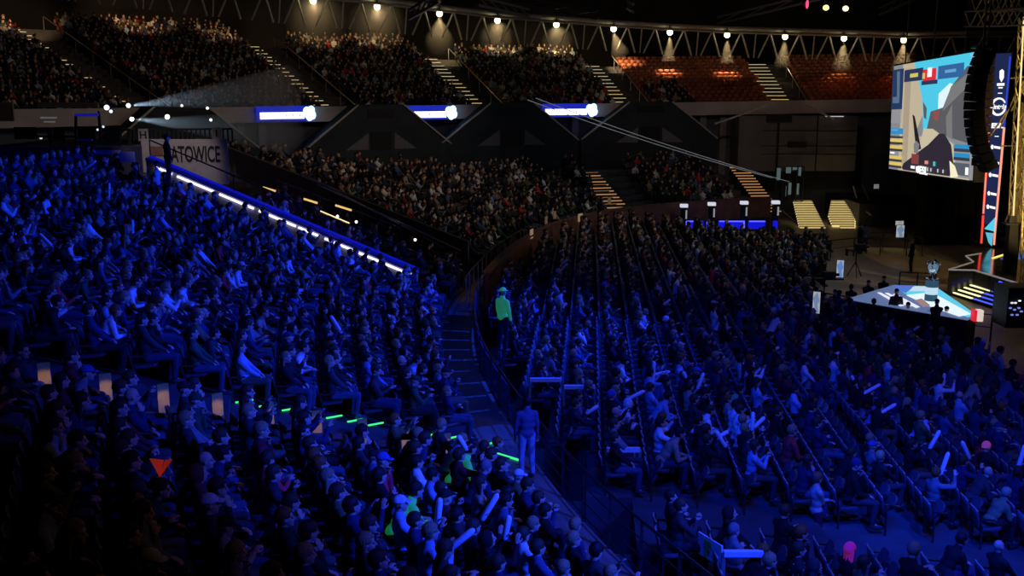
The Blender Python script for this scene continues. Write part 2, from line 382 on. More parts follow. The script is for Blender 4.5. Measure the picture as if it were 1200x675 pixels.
for i, a in enumerate(AISLES[:5]):
    nr = min(BAYS[i + 1][2], BAYS[i + 2][2]) if i else 22
    root = empty('aisle_steps', (*up(a, UR + .6), up_z(a, 0))); tag(root, UL[i], 'steps')
    body = MB(); E = []
    rz = math.pi / 2 - math.radians(a); w = [.75, 1.25, 1.7, 1.5, 1.6][i]
    for k in range(nr):
        c = up(a, UR + .8 + UT * k); body.box((c[0], c[1], up_z(a, k) - .07), (.42, w, .15), rz)
        if i == 0 and random.random() < .35: continue
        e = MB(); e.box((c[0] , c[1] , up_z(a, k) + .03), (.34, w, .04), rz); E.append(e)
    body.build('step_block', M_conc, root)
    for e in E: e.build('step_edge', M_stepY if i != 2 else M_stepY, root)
    # hand rail on the far side
    mbb = MB(); aa = a + 1.6
    P0 = up(aa, UR + .9); P1 = up(aa, UR + .8 + UT * (nr - 1))
    mbb.bar((P0[0], P0[1], up_z(a, 0) + .9), (P1[0], P1[1], up_z(a, nr - 1) + .9), .05)
    for k in range(0, nr, 3): q = up(aa, UR + .9 + UT * k); mbb.bar((q[0], q[1], up_z(a, k)), (q[0], q[1], up_z(a, k) + .9), .04)
    o = mbb.build('handrail', M_railpale); tag(o, 'thin metal handrail beside the ' + ['farthest-round', 'first board', 'widest', 'third board', 'red seats'][i] + ' upper-tier aisle steps', 'handrail')

# ------------------------------------------------------------------ stair pods under the upper aisles
def pod(a, label, wt=3.3, wb=10.5, m=None):
    root = empty('stair_pod', (*up(a, UR - 1.2), 3)); tag(root, label, 'stair enclosure')
    m = m or mat('teal grey pod wall', (.04, .055, .07), .8, noise=.3, scale=.8)
    z1 = ztop(a) + .1; z2 = z1 - 2.7; z0 = z1 - 5.2
    c = up(a, UR - 1.4); ta = np.array([math.cos(math.radians(a)), -math.sin(math.radians(a))]); na = np.array([math.sin(math.radians(a)), math.cos(math.radians(a))])
    def P(x, z, d=0.): q = c + ta * x + na * d; return (q[0], q[1], z)
    mb = MB(); mb.slab([P(-wt / 2, z1), P(-wb / 2, z2), P(-wb / 2, z0), P(wb / 2, z0), P(wb / 2, z2), P(wt / 2, z1)], (na[0] * 1.5, na[1] * 1.5, 0)); mb.build('pod_wall', m, root)
    mb = MB(); mb.slab([P(-.75, z2 + .9, -.06), P(-.75, z2 - .3, -.06), P(.75, z2 - .3, -.06), P(.75, z2 + .9, -.06)], (na[0] * .08, na[1] * .08, 0)); mb.build('portal', M_black, root)
    for sg in (-1, 1):
        mb = MB(); mb.slab([P(sg * .95, z2 + .85, -.06), P(sg * .95, z2 - .25, -.06), P(sg * 2.6, z2 - .25, -.06)], (na[0] * .08, na[1] * .08, 0)); mb.build('side_panel', mat('pale pod panel', (.20, .20, .23), .7, noise=.2), root)
        mb = MB(); mb.bar(P(sg * wt / 2, z1, -.1), P(sg * wb / 2, z2, -.1), .12, .10); mb.build('sloping_rail', M_truss, root)
    mb = MB(); mb.box(P(0, z1 - .55, -.05), (1.9, .1, .5), -math.radians(a)); mb.build('dark_sign_box', M_black, root)
pod(-47.2 + 1.0, 'dark sloping stair enclosure below the farthest-round upper aisle')
pod(-34.2 + 2.4, 'dark sloping stair enclosure between the first and second lit boards')
pod(-22.9 + 1.4, 'dark sloping stair enclosure between the second and third lit boards')
pod(-11.3 + 1.0, 'dark sloping stair enclosure just past the third lit board')
# columns and doorway strips on the lower wall
for a in (-41, -39.5, -29, -27.7, -17.4, -15.6, -5.4, -3.8):
    mb = MB(); c = up(a, UR + 1.0); mb.box((c[0], c[1], (ztop(a) - 1 + 3) / 2), (.5, .5, ztop(a) - 4), -math.radians(a)); o = mb.build('wall_column', mat('pale column', (.30, .30, .33), .8, noise=.3)); o['kind'] = 'structure'
# ------------------------------------------------------------------ LED boards on the fascia
def board(px0, px1, py, lab, Yg):
    def solve(px):
        X, y, Z = ray(px, py); lo, hi = 30, 110
        for _ in range(50):
            m_ = (lo + hi) / 2; t = m_ / y
            if np.hypot(X * t - UC[0], m_ - UC[1]) < UR - .35: lo = m_
            else: hi = m_
        return lo
    Y0, Y1 = solve(px0), solve(px1); A = at(px0, py, Y0); B = at(px1, py, Y1)
    A.z = B.z = (A.z + B.z) / 2
    root = empty('lit_board', ((A + B) / 2)); tag(root, lab, 'sign')
    d = (B - A); L = d.length; d.normalize(); n = Vector((d.y, -d.x, 0)); rz = math.atan2(d.y, d.x); Hh = .95
    mb = MB(); mb.box((A + B) / 2, (L, .2, Hh), rz); mb.build('board_case', em('board blue', (.01, .02, .42), 1.0), root)
    C = A + d * (L * .43) + n * .12; C.z -= .13; mb = MB(); mb.box(C, (L * .78, .04, .42), rz)
    mb.build('lettering_bar', em('board white', (1, .97, 1), 2.2), root)
    for q in (.50, .62, .74, .79):
        mb = MB(); c = A + d * (L * q) + n * .145; c.z -= .10 + .04 * (q > .7); mb.box(c, (.05, .02, .2), rz); mb.build('letter_gap', em('board gap', (.05, .05, .3), 1), root)
    mb = MB(); C = A + d * (L * .915) + n * .12; 
    for (dx, dz, rr) in ((0, 0, .42), (-.18, .12, .3), (.2, -.12, .3), (.15, .2, .28), (0, -.25, .26)):
        c = C + d * dx; c.z += dz; mb.ell(c, (rr * .9, .1, rr), rot=Matrix.Rotation(rz, 3, 'Z'))
    mb.build('emblem', em('emblem white blue', (.45, .8, 1), 2.4), root, smooth=True)
board(301, 367, 133, 'blue and white lit fascia board above the dark gangway, nearest the sign', 0)
board(471, 533, 132, 'blue and white lit fascia board between two dark stair enclosures', 0)
board(636, 698, 129, 'blue and white lit fascia board crossed by two thin cables', 0)
# ------------------------------------------------------------------ press box
A = at(867, 137, 75.5); B = at(1003, 137, 76.5); z0 = EYE - 5.9
root = empty('press_box', ((A.x + B.x) / 2, 76, z0)); tag(root, 'large grey panelled box hanging below the upper tier past the lower aisle', 'enclosure')
mb = MB(); zt = EYE - 1.9; mb.slab([(A.x, 75.6, z0), (B.x, 76, z0), (B.x, 76, zt), (A.x, 75.6, zt)], (0, 2.8, 0)); mb.build('box_wall', mat('grey box wall', (.15, .145, .17), .7, noise=.25, scale=.5), root)
w = B.x - A.x
for i, zz in enumerate((zt - 1.05, zt - 2.15, zt - 2.75)):
    mb = MB(); mb.box(((A.x + B.x) / 2, 75.75, zz), (w * .98, .14, .05)); mb.build('panel_seam', M_black, root)
mb = MB(); mb.box((A.x + w * .33, 75.66, (z0 + zt) / 2), (.14, .14, zt - z0)); mb.build('panel_seam', M_black, root)
mb = MB(); mb.box((A.x + w * .66, 75.8, (z0 + zt) / 2), (.05, .14, zt - z0)); mb.build('panel_seam', M_black, root)
mb = MB(); mb.box((A.x + w * .33, 75.6, zt - .15), (1.8, .2, .6)); mb.build('vent_panel', M_black, root)
mb = MB(); mb.box((A.x + w * .49, 75.6, zt - 2.05), (1.3, .2, .42)); mb.build('vent_panel', M_black, root)
mb = MB(); mb.box((A.x + w * .79, 75.6, zt - .02), (1.3, .1, .05)); mb.build('strip_light', em('dim strip', (1, .9, .9), .6), root)
for sx in (-.15, .72):
    mb = MB(); x0 = A.x + w * (.5 if sx < 0 else .5)
    pts = [(A.x + w * sx * .0 + (-.2 if sx < 0 else w * .62), 75.5, zt + (.1 if sx > 0 else -.6))]
mb = MB(); mb.bar((A.x - 1.8, 75.5, zt - .55), (A.x + 1.9, 75.5, zt + .75), .16, .12); mb.build('sloping_rail', M_truss, root)
mb = MB(); mb.bar((A.x + w * .52, 75.5, zt + .9), (A.x + w * .78, 75.6, zt - .2), .16, .12); mb.build('sloping_rail', M_truss, root)
# glass entrance lit cold white
root = empty('glass_entrance', at(922, 236, 75.0)); tag(root, 'tall glass entrance with cold white light under the grey box', 'entrance')
mg = em('cold glass light', (.55, .85, .85), .11)
for (x0, y0, x1, y1) in ((910, 197, 915, 211), (921, 196, 927, 203), (929, 196, 934, 199), (935.5, 196, 939, 206), (923.5, 214, 927.5, 228), (933.5, 215, 936.5, 228), (920.5, 218, 921.5, 230)):
    a = at(x0, y1, 75.2); b = at(x1, y0, 75.2); mb = MB(); mb.box(((a.x + b.x) / 2, 75.2, (a.z + b.z) / 2), (b.x - a.x, .05, b.z - a.z)); mb.build('lit_pane', mg, root)
a = at(908, 236, 75.4); b = at(942, 195, 75.4)
mb = MB()
for xx in np.linspace(a.x, b.x, 5): mb.box((xx, 75.3, (a.z + b.z) / 2), (.07, .07, b.z - a.z))
for zz in (a.z, b.z): mb.box(((a.x + b.x) / 2, 75.3, zz), (b.x - a.x, .07, .07))
mb.build('frame', M_rail, root)
# ================================================================== ROOF RING TRUSS AND ITS LAMPS
LPX = [(367, 1), (442, 8), (515, 16), (583, 24), (652, 29), (719, 34), (785, 38), (852, 41), (920, 43), (989, 45), (1059, 47)]
TR = 64.5
def on_ring(px, R=TR):
    X, y, Z = ray(px, 60); k = X / y; A_ = k * k + 1; B_ = -2 * (UC[0] * k + UC[1]); C_ = UC @ UC - R * R
    return (-B_ + math.sqrt(B_ * B_ - 4 * A_ * C_)) / (2 * A_)
LP = [at(px, py, on_ring(px)) for px, py in LPX]
LA = [math.degrees(math.atan2(p.x - UC[0], p.y - UC[1])) for p in LP]
da = (LA[-1] - LA[0]) / (len(LA) - 1)
def ring_z(a): 
    if a < LA[0]: return LP[0].z + (LA[0] - a) * .06
    return float(np.interp(a, LA, [p.z for p in LP]))
nodes = list(np.arange(LA[0] - 5 * da, LA[-1] + 3 * da, da / 2))
root = empty('roof_ring_truss', LP[5]); tag(root, 'curved painted steel roof truss with V bracing running above the upper tier', 'truss')
def rp(a, dz, dr=0): q = up(a, TR + dr); return Vector((q[0], q[1], ring_z(a) + dz))
fine = np.arange(nodes[0], nodes[-1], 1.0)
TH = 1.75
for nm, dz, r, dr in (('top_chord', .55, .20, .3), ('lower_chord', .22, .10, -.2)):
    mb = MB(); mb.tube([rp(a, dz, dr) for a in fine], r, 6); mb.build(nm, M_truss, root, smooth=True)
for i in range(-5, len(LA) + 3):
    a = LA[0] + i * da if i < 0 else (LA[i] if i < len(LA) else LA[-1] + (i - len(LA) + 1) * da)
    for ap in (a - da / 4, a + da / 4):
        for sg in (-1, 1): mb = MB(); mb.bar(rp(ap, .3, .1), rp(ap + sg * da * .165, -TH, .6), .11); mb.build('brace', M_truss, root)
    mb = MB(); mb.bar(rp(a + da / 2, .3, .1), rp(a + da / 2, -TH, .6), .09); mb.build('brace', M_truss, root)
BLOB = {0: (372, 34), 1: (442, 36), 2: (515, 62), 3: (582, 54), 4: (654, 57), 5: (730, 74), 6: (783, 84), 7: (852, 86), 8: (915, 88), 9: (985, 92), 10: (1056, 94)}
M_haze = bpy.data.materials.new('lit haze'); M_haze.use_nodes = True; nt = M_haze.node_tree; nt.nodes.clear()
vo = nt.nodes.new('ShaderNodeOutputMaterial'); vs_ = nt.nodes.new('ShaderNodeVolumeScatter'); vs_.inputs['Density'].default_value = .04; vs_.inputs['Color'].default_value = (.95, .95, 1, 1)
nt.links.new(vs_.outputs[0], vo.inputs['Volume'])
M_haze2 = M_haze.copy(); M_haze2.name = 'denser lit haze'; M_haze2.node_tree.nodes['Volume Scatter'].inputs['Density'].default_value = .32
def cone(name, a, b, r0, r1, n=16):
    a = Vector(a); b = Vector(b); q = (b - a).to_track_quat('Z', 'Y').to_matrix(); L = (b - a).length
    vs = [a + q @ Vector((r0 * math.cos(2 * math.pi * k / n), r0 * math.sin(2 * math.pi * k / n), 0)) for k in range(n)]
    vs += [a + q @ Vector((r1 * math.cos(2 * math.pi * k / n), r1 * math.sin(2 * math.pi * k / n), L)) for k in range(n)]
    mb = MB(); mb.add(vs, [(k, (k + 1) % n, n + (k + 1) % n, n + k) for k in range(n)] + [tuple(range(n))[::-1], tuple(range(n, 2 * n))])
    return mb.build(name, M_haze, kind='stuff')
ordn = ['first', 'second', 'third', 'fourth', 'fifth', 'sixth', 'seventh', 'eighth', 'ninth', 'tenth', 'eleventh']
EXTRA = [(262, -14, 262, 34), (165, -24, 165, 20), (30, -30, 12, 22)]
def on_tier(bx, by):
    X, y, Z = ray(bx, by)
    for Y in np.arange(45, 110, .1):
        t = Y / y; p = np.array([X * t, Y]) - UC; r = np.hypot(*p); a = math.degrees(math.atan2(p[0], p[1]))
        if r > UR + .8 and EYE + Z * t <= up_z(a, (r - UR - .8) / UT) + .6: return Vector((X * t, Y, EYE + Z * t))
    return at(bx, by, 80)
def lamp_unit(P, bx, by, lab, i, power=560):
    root = empty('ring_lamp', P); tag(root, lab, 'lamp', 'round white lamps along the roof truss')
    mb = MB(); mb.ell(P + Vector((0, -.02, 0)), (.24, .24, .24), 12, 8); mb.build('lens', M_lamp, root, smooth=True)
    mb = MB(); mb.tube([P + Vector((0, .1, .6)), P + Vector((0, .1, .28))], .05, 6); mb.box(P + Vector((0, .12, .2)), (.4, .3, .16)); mb.build('bracket', M_rail, root)
    if bx is not None:
        T = on_tier(bx, by)
        P2 = P + Vector((0, 0, -.3)); s = spot('ring_lamp_beam', P2, T, power, (1, .68, .30), 46, .8, .1)
        d = (T - P2).normalized()
        return P2, d
for i, P in enumerate(LP):
    bx, by = BLOB[i]
    P2, d = lamp_unit(P, bx, by, f'{ordn[i]} round lamp along the roof truss, counted from the one above the first lit board', i, 2300)
for i, (px, py, bx, by) in enumerate(EXTRA):
    P = at(px, py, on_ring(px)); T = on_tier(bx, by); spot('ring_lamp_beam', P, T, 2800, (1, .60, .30), 36, .7, .1)
# soft cones of haze lit by the lamps
for i, P in enumerate(LP):
    T = on_tier(*BLOB[i]); P2 = P + Vector((0, 0, -.28)); d = (T - P2); cone('lamp_haze', P2, P2 + d * .7, .08, d.length * .22, 14)
for i in range(len(LP)): pass
# ceiling structure seen dimly above the truss
for i, (x0, y0, x1, y1, Y) in enumerate([(480, 22, 515, 2, 50), (560, -4, 700, 22, 60), (735, 10, 742, 14, 60), (1030, 18, 1085, -6, 60), (840, 28, 1000, -10, 66), (620, 20, 560, 6, 58)]):
    a = at(x0, y0, Y); b = at(x1, y1, Y - 4); mb = MB(); mb.bar(a, b, .12); mb.bar(a + Vector((0, 0, .4)), b + Vector((0, 0, .4)), .12)
    for k in range(5): f = k / 5; mb.bar(a.lerp(b, f), a.lerp(b, f + .2) + Vector((0, 0, .4)), .06)
    o = mb.build('rigging_beam', M_rail); tag(o, ['short dim rigging beam above the second lamp of the truss', 'long dim rigging beam over the middle of the truss', 'tiny rigging bracket above the sixth lamp', 'slanting rigging beam above the red seats', 'long slanting rigging beam near the yellow stage lamps', 'dim rigging beam crossing above the fourth lamp'][i], 'beam')
for i, (px, py, c, lab) in enumerate([(968, 9, (1, .9, .25), 'round yellow stage lamp hanging from the dark roof, larger one'), (991, 10, (1, .9, .4), 'yellow stage lamp on the dark roof beside the larger one'), (946, 5, (1, .05, .15), 'pinkish red stage lamp hanging on the dark roof')]):
    P = at(px, py, 55); root = empty('stage_lamp', P); tag(root, lab, 'lamp')
    mb = MB(); mb.ell(P, (.16, .1, .14) if i < 2 else (.07, .1, .22)); mb.build('lens', em('lens%d' % i, c, 2.2), root, smooth=True)
    mb = MB(); mb.tube([P + Vector((0, .15, 0)), P + Vector((0, .5, .1))], .17, 10); mb.bar(P + Vector((0, .3, .1)), P + Vector((0, .3, 1.2)), .05); mb.build('housing', M_black, root)

# ================================================================== RAILINGS OF THE WALKWAY, LED WALL, SIGNS
# near railing around the floor block, with glass panes where the photo shows lit blue panels
root = empty('walkway_railing', (*off(s_at(24), 0), WZ)); tag(root, 'long curved dark railing between the walkway and the floor block', 'railing')
for zz, r in ((1.05, .03), (.72, .014), (.40, .014), (.12, .02)):
    mb = MB(); mb.tube([(*off(s, 0), WZ + zz) for s in np.linspace(s_at(4), s_at(41), 60)], r, 6); mb.build('rail', M_rail, root, smooth=True)
posts = np.arange(s_at(6), s_at(41), 1.25)
for s in posts:
    q = off(s, 0); mb = MB(); mb.bar((q[0], q[1], WZ - .2), (q[0], q[1], WZ + 1.06), .05); mb.build('post', M_rail, root)
M_glass = mat('blue tinted panel', (.10, .12, .35), .25, noise=.1)
for s in np.arange(s_at(24.5), s_at(36), 1.25):
    mb = MB(); sweep_box(mb, s + .06, s + 1.19, -.012, .012, WZ + .10, WZ + .92); mb.build('panel', M_glass, root)
root = empty('parapet_handrail', (*off(s_at(50), 0), WZ)); tag(root, 'thin dark handrail standing on the outer side of the red brown parapet', 'railing')
mb = MB(); mb.tube([(*off(s, .5), WZ + 1.25) for s in np.linspace(s_at(38), s_at(52), 30)], .028, 6); mb.build('rail', M_rail, root)
for s in np.arange(s_at(38), s_at(52), 1.1):
    q = off(s, .5); mb = MB(); mb.bar((q[0], q[1], WZ), (q[0], q[1], WZ + 1.25), .04); mb.build('post', M_railpale, root)
# posters / warm lamps on the parapet
for i, (px, py) in enumerate([(623, 274), (680, 255), (714, 235), (650, 252), (640, 258)]):
    s = None
    X, y, Z = ray(px, py); best = min(range(len(PCa)), key=lambda k: abs(PCa[k, 0] / PCa[k, 1] - X / y) + (0 if PCa[k, 1] > 40 else 9))
    q = PCa[best]; c = at(px, py, q[1] - .5); mb = MB(); mb.box(c, (.5, .06, .45) if i < 2 else (.3, .06, .4), math.atan2(TG[best, 1], TG[best, 0])); o = mb.build('warm_notice', em('warm notice%d' % (i > 1), (1, .62, .35), .22 if i < 2 else .07)); tag(o, ['small warm-lit notice on the brown parapet at the bend', 'small warm-lit notice on the brown parapet, farther from the bend', 'small dim notice at the foot of the amber-lit steps', 'dim notice on the parapet between the two warm-lit notices', 'dimmest notice on the parapet beside a warm-lit one'][i], 'notice')
# LED strip wall
root = empty('lit_gangway_coping', (*off(S_LW, 8), WLT(8))); tag(root, 'blue-lit sloping coping with a white strip light above the near crowd', 'lit coping')
p, t, n = pc(S_LW); nv = Vector((n[0], n[1], 0)); tv = Vector((t[0], t[1], 0))
def LWp(o, dz, d=0.): q = p + n * o + t * d; return Vector((q[0], q[1], WLT(o) + dz))
mb = MB(); mb.slab([LWp(2.4, .0, -.05), LWp(12.7, .0, -.05), LWp(12.7, .10, -.05), LWp(2.4, .10, -.05)], tv * .4); mb.build('coping', mat('blue coping paint', (.05, .06, .3), .5, noise=.1), root)
mb = MB(); mb.slab([LWp(2.4, -.02, .42), LWp(12.7, -.02, .42), LWp(12.7, .18, .42), LWp(2.4, .18, .42)], tv * .04); mb.build('lit_board', M_ledblue, root)
segs = [(2.6, 5.9), (6.1, 6.9), (7.0, 8.4), (8.6, 8.9), (9.0, 9.9), (10.1, 11.5), (11.7, 12.3)]
for a, b in segs:
    mb = MB(); mb.bar(LWp(a, -.10, -.06), LWp(b, -.10, -.06), .05, .07); mb.build('strip_light', M_led, root)
for a in (2.4, 6.0, 9.4, 12.6):
    mb = MB(); mb.bar(LWp(a, .2, .2), LWp(a, .8, .2), .04); mb.build('post', M_rail, root)
mb = MB(); mb.bar(LWp(2.4, .8, .2), LWp(12.6, .8, .2), .05); mb.build('handrail', M_rail, root)
for i, (a, b) in enumerate([(5.0, 6.1)]):
    mb = MB(); mb.bar(LWp(a, .83, .2), LWp(b, .83, .2), .05); mb.build('lit_rail', M_warm, root)
# rails in the gangway
for i, (x0, y0, x1, y1, Y) in enumerate([(372, 216, 640, 340, 43.5), (352, 202, 520, 290, 44.4), (308, 205, 470, 268, 42.0)]):
    a = at(x0, y0, Y); b = at(min(x1, 540), y0 + (y1 - y0) * (min(x1, 540) - x0) / (x1 - x0), Y)
    root = empty('gangway_handrail', a); tag(root, ['lowest sloping handrail in the dark gangway', 'sloping handrail on the far dark wall of the gangway', 'middle sloping handrail in the dark gangway'][i], 'handrail')
    mb = MB(); mb.bar(a, b, .05); mb.build('rail', M_railpale if i < 2 else M_rail, root)
    for k in range(8): q = a.lerp(b, k / 7); mb = MB(); mb.bar(q, q - Vector((0, 0, .9)), .04); mb.build('post', M_rail, root)
for i, (x0, y0, x1, y1) in enumerate([(308, 219.5, 323, 224), (356, 233, 372, 238), (393, 240.5, 412, 246.5)]):
    mb = MB(); mb.bar(at(x0, y0, 40.5), at(x1, y1, 40.5), .06, .07); o = mb.build('amber_strip_light', em('amber strip', (1, .62, .22), .9)); tag(o, ['amber strip light in the gangway, nearest the banner', 'amber strip light in the gangway, between the two others', 'amber strip light in the gangway, nearest the walkway'][i], 'light')
for i, (px, py) in enumerate([(395.5, 253.5), (417.5, 260), (486.5, 281)]):
    mb = MB(); mb.ell(at(px, py, 40.0), (.055, .055, .055)); o = mb.build('glowing_bulb', em('white bulb', (1, .95, .9), 2.5), smooth=True); tag(o, ['small glowing white bulb in the gangway, first from the banner', 'small glowing white bulb in the gangway, second from the banner', 'small glowing white bulb in the gangway, nearest the walkway'][i], 'light')
# KATOWICE banner
Yb = 42.8; A = at(169, 216, Yb); B = at(266, 163, Yb); root = empty('banner', ((A.x + B.x) / 2, Yb, A.z)); tag(root, 'pale banner with dark KATOWICE lettering and a brown emblem', 'banner')
mb = MB(); mb.box(((A.x + B.x) / 2, Yb, (A.z + B.z) / 2), (B.x - A.x, .08, B.z - A.z)); mb.build('cloth', mat('pale banner cloth', (.50, .45, .44), .8, noise=.12), root)
def text(s, c, h, m, parent, rz=0., name='lettering', tilt=math.pi / 2, width=None, fwd=Vector((0, -1, 0)), bold=0.0, roll=0.0):
    cu = bpy.data.curves.new(name, 'FONT'); cu.body = s; cu.size = 1; cu.align_x = 'CENTER'; cu.align_y = 'CENTER'; cu.offset = bold; cu.extrude = .01
    o = bpy.data.objects.new('tmp', cu); COL.objects.link(o); bpy.context.view_layer.update()
    me = bpy.data.meshes.new_from_object(o.evaluated_get(bpy.context.evaluated_depsgraph_get())); bpy.data.objects.remove(o); me.name = name
    co = np.array([v.co[:] for v in me.vertices]); cx = (co[:, 0].max() + co[:, 0].min()) / 2; cy = (co[:, 1].max() + co[:, 1].min()) / 2
    sy = h / (co[:, 1].max() - co[:, 1].min()); sx = (width / (co[:, 0].max() - co[:, 0].min())) if width else sy
    R = Matrix.Rotation(rz, 3, 'Z') @ Matrix.Rotation(math.pi / 2, 3, 'X') @ Matrix.Rotation(roll, 3, 'Z')
    for v in me.vertices: v.co = Vector(c) + R @ Vector(((v.co.x - cx) * sx, (v.co.y - cy) * sy, v.co.z * .5))
    me.materials.clear(); me.materials.append(m); o = bpy.data.objects.new(name, me); COL.objects.link(o)
    if parent: o.parent = parent; o.matrix_parent_inverse = Matrix.Translation(-parent.location)
    return o
M_ink = mat('dark print', (.025, .02, .025), .7, noise=.1)
a = at(193, 184, Yb - .06); b = at(258, 184, Yb - .06); w = b.x - a.x
text('KATOWICE', ((a.x + b.x) / 2, Yb - .06, at(225, 180.5, Yb).z), .68, M_ink, root, width=w, bold=.02)
mb = MB(); c = at(183, 177, Yb - .07); mb.box(c, (.55, .04, .38)); mb.box(c + Vector((-.2, 0, -.32)), (.3, .04, .2)); mb.build('emblem', mat('brown emblem', (.30, .14, .09), .7, noise=.2), root)
mb = MB(); mb.box(c + Vector((0.02, 0.0, -.62)), (.5, .04, .45)); mb.build('emblem_base', M_ink, root)
# block letter boards above the banner
for i, (px, py, ch, lab) in enumerate([(168, 158, 'H', 'small tilted white board reading H above the banner'), (254, 156, 'I', 'small white board reading I above the far end of the banner')]):
    c = at(px, py, 43.6); root = empty('letter_board', c); tag(root, lab, 'sign')
    mb = MB(); mb.box(c, (.4, .05, .5), .1); mb.build('board', mat('pale board', (.42, .38, .38), .7, noise=.1), root)
    text(ch, c + Vector((0, -.04, 0)), .32, M_ink, root, bold=.02)
# low balustrade behind the banner
root = empty('rear_balustrade', at(210, 165, 44)); tag(root, 'dark balustrade with upright slats behind the pale banner', 'railing')
a = at(150, 152, 44); b = at(272, 151, 44); lo = at(150, 166, 44).z
mb = MB(); mb.bar(a, b, .08); mb.build('rail', M_rail, root)
for k in range(24): q = a.lerp(b, k / 23); mb = MB(); mb.bar(q, (q.x, q.y, lo), .06); mb.build('slat', M_rail, root)

# ------------------------------------------------------------------ F sign on the railing
Yf = 16.2; root = empty('letter_sign', at(832, 645, Yf)); tag(root, 'bright blue-lit sign with a green letter F on the near railing', 'sign')
q = [at(818, 623, 16.6), at(818, 648.5, 16.6), at(845.5, 665, 15.9), at(845.5, 640, 15.9)]
nrm = (q[1] - q[0]).cross(q[3] - q[0]).normalized(); nrm = nrm if nrm.y < 0 else -nrm
mb = MB(); mb.slab(q, -nrm * .03); mb.build('board', mat('white sign board', (.85, .88, .95), .5, noise=.05), root)
c = (q[0] + q[1] + q[2] + q[3]) / 4 + nrm * .02; ux = (q[3] - q[0]).normalized(); uz = (q[1] - q[0]).normalized() * -1
mb = MB(); s_ = .115
def FB(x0, z0, x1, z1): mb.slab([c + ux * x0 + uz * z0, c + ux * x1 + uz * z0, c + ux * x1 + uz * z1, c + ux * x0 + uz * z1], nrm * .01)
c = c - ux * .03
FB(-.09, -.15, -.02, .16); FB(-.02, .09, .13, .16); FB(-.02, -.02, .09, .05)
mb.build('letter_face', mat('green letter', (.0, .75, .12), .6, noise=.1), root)
# white tipped platform edges beside the railing
for i, (x0, x1, y, Y, lab) in enumerate([(621, 658, 445, 25.0, 'topmost beside the walkway railing'), (661, 697, 453.5, 24.3, 'second down from the lit jacket on the walkway'), (711, 750, 527, 20.6, 'middle, under the raised clapper sticks'), (848, 894, 648.5, 15.4, 'lowest, beside the lettered F sign')]):
    a = at(x0, y, Y); b = at(x1, y, Y); root = empty('platform_edge_frame', a); tag(root, 'white-edged platform end frame with posts, ' + lab, 'platform edge')
    mb = MB(); mb.bar(a, b, .10, .09); mb.build('white_edge', mat('white edge paint', (.8, .82, .88), .5, noise=.08), root)
    for q in (a, b): mb = MB(); mb.bar(q, (q.x, q.y, max(0.02, q.z - 1.2)), .06); mb.build('post', M_railpale, root)
# ------------------------------------------------------------------ cables of the flying camera
for i, (p0, p1, l) in enumerate([((620, 114, 66), (910, 214, 70), 'upper pale cable crossing in front of the third lit board'), ((622, 118, 64), (905, 208, 68), 'lower pale cable crossing in front of the third lit board'), ]):
    a = at(*p0); b = at(*p1)
    if i == 1: a = at(618, 117, 60); b = at(905, 208.5, 66)
    else: a = at(628, 115, 60); b = at(925, 213, 66)
    pts = [a.lerp(b, f) - Vector((0, 0, .8 * f * (1 - f))) for f in np.linspace(0, 1, 14)]
    mb = MB(); mb.tube(pts, .022, 5); o = mb.build('camera_cable', mat('pale cable', (.5, .5, .5), .4, emit=(.8, .85, .9), strength=.10, noise=.05)); tag(o, l, 'cable')
# ================================================================== CONTROL PLATFORM (upper left of the near crowd)
root = empty('control_platform', (-17, 46, 6)); tag(root, 'dark control platform with desks and blue-lit edges behind the raked crowd', 'platform')
x0 = at(-20, 170, 42).x; x1 = at(158, 170, 42).x; zt_ = at(80, 172, 42).z
mb = MB(); mb.box(((x0 + x1) / 2, 45, zt_ / 2), (x1 - x0, 7, zt_)); mb.build('deck', M_dark, root)
for (a, b, c, d, Y, m, nm) in [(88, 133, 115, 136, 42.0, M_ledblue, 'lit_edge'), (141, 178, 157, 190, 40.0, mat('blue painted panel', (.25, .28, .6), .5, noise=.1), 'panel'), (90, 163, 108, 165, 41.5, mat('blue painted panel', (.25, .28, .6), .5), 'panel'),
                            (112, 176, 141, 181, 41.0, mat('blue painted panel', (.25, .28, .6), .5), 'panel'), (45, 120, 115, 126, 47, mat('pale board', (.42, .38, .38), .7), 'rear_panel'), (0, 120, 15, 142, 47, mat('pale board', (.42, .38, .38), .7), 'rear_panel'), (48, 137, 66, 139, 46.9, mat('pale cable', (.5, .5, .5), .4), 'lettering_line'), (52, 142, 64, 143.5, 46.9, mat('pale cable', (.5, .5, .5), .4), 'lettering_line')]:
    p0 = at(a, d, Y); p1 = at(c, b, Y); mb = MB(); mb.box(((p0.x + p1.x) / 2, Y, (p0.z + p1.z) / 2), (p1.x - p0.x, .12, abs(p1.z - p0.z)))
    mb.build(nm, m if nm != 'lit_edge' else em('dim blue edge', (.02, .03, 1), .22), root)
mb = MB()
for (a, b, c, d) in [(89, 135, 89, 165), (116, 130, 118, 166), (60, 150, 60, 172), (140, 150, 140, 178), (152, 152, 152, 178), (128, 152, 158, 152), (40, 160, 88, 160)]:
    mb.bar(at(a, b, 42.5), at(c, d, 42.5), .09)
mb.build('frame', M_rail, root)
for i, (a, b, w_) in enumerate([(30, 156, .9), (66, 158, .7), (100, 158, .8), (134, 160, .6)]):   # desks with slanted screens
    c = at(a, b, 43.5); mb = MB(); mb.box(c, (w_, .08, .5), .15); mb.build('monitor', M_black, root)
    mb = MB(); mb.box(c + Vector((0, .2, -.55)), (w_ * 1.6, .7, .06)); mb.box(c + Vector((0, .2, -.95)), (w_ * .2, .5, .75)); mb.build('desk', M_dark, root)
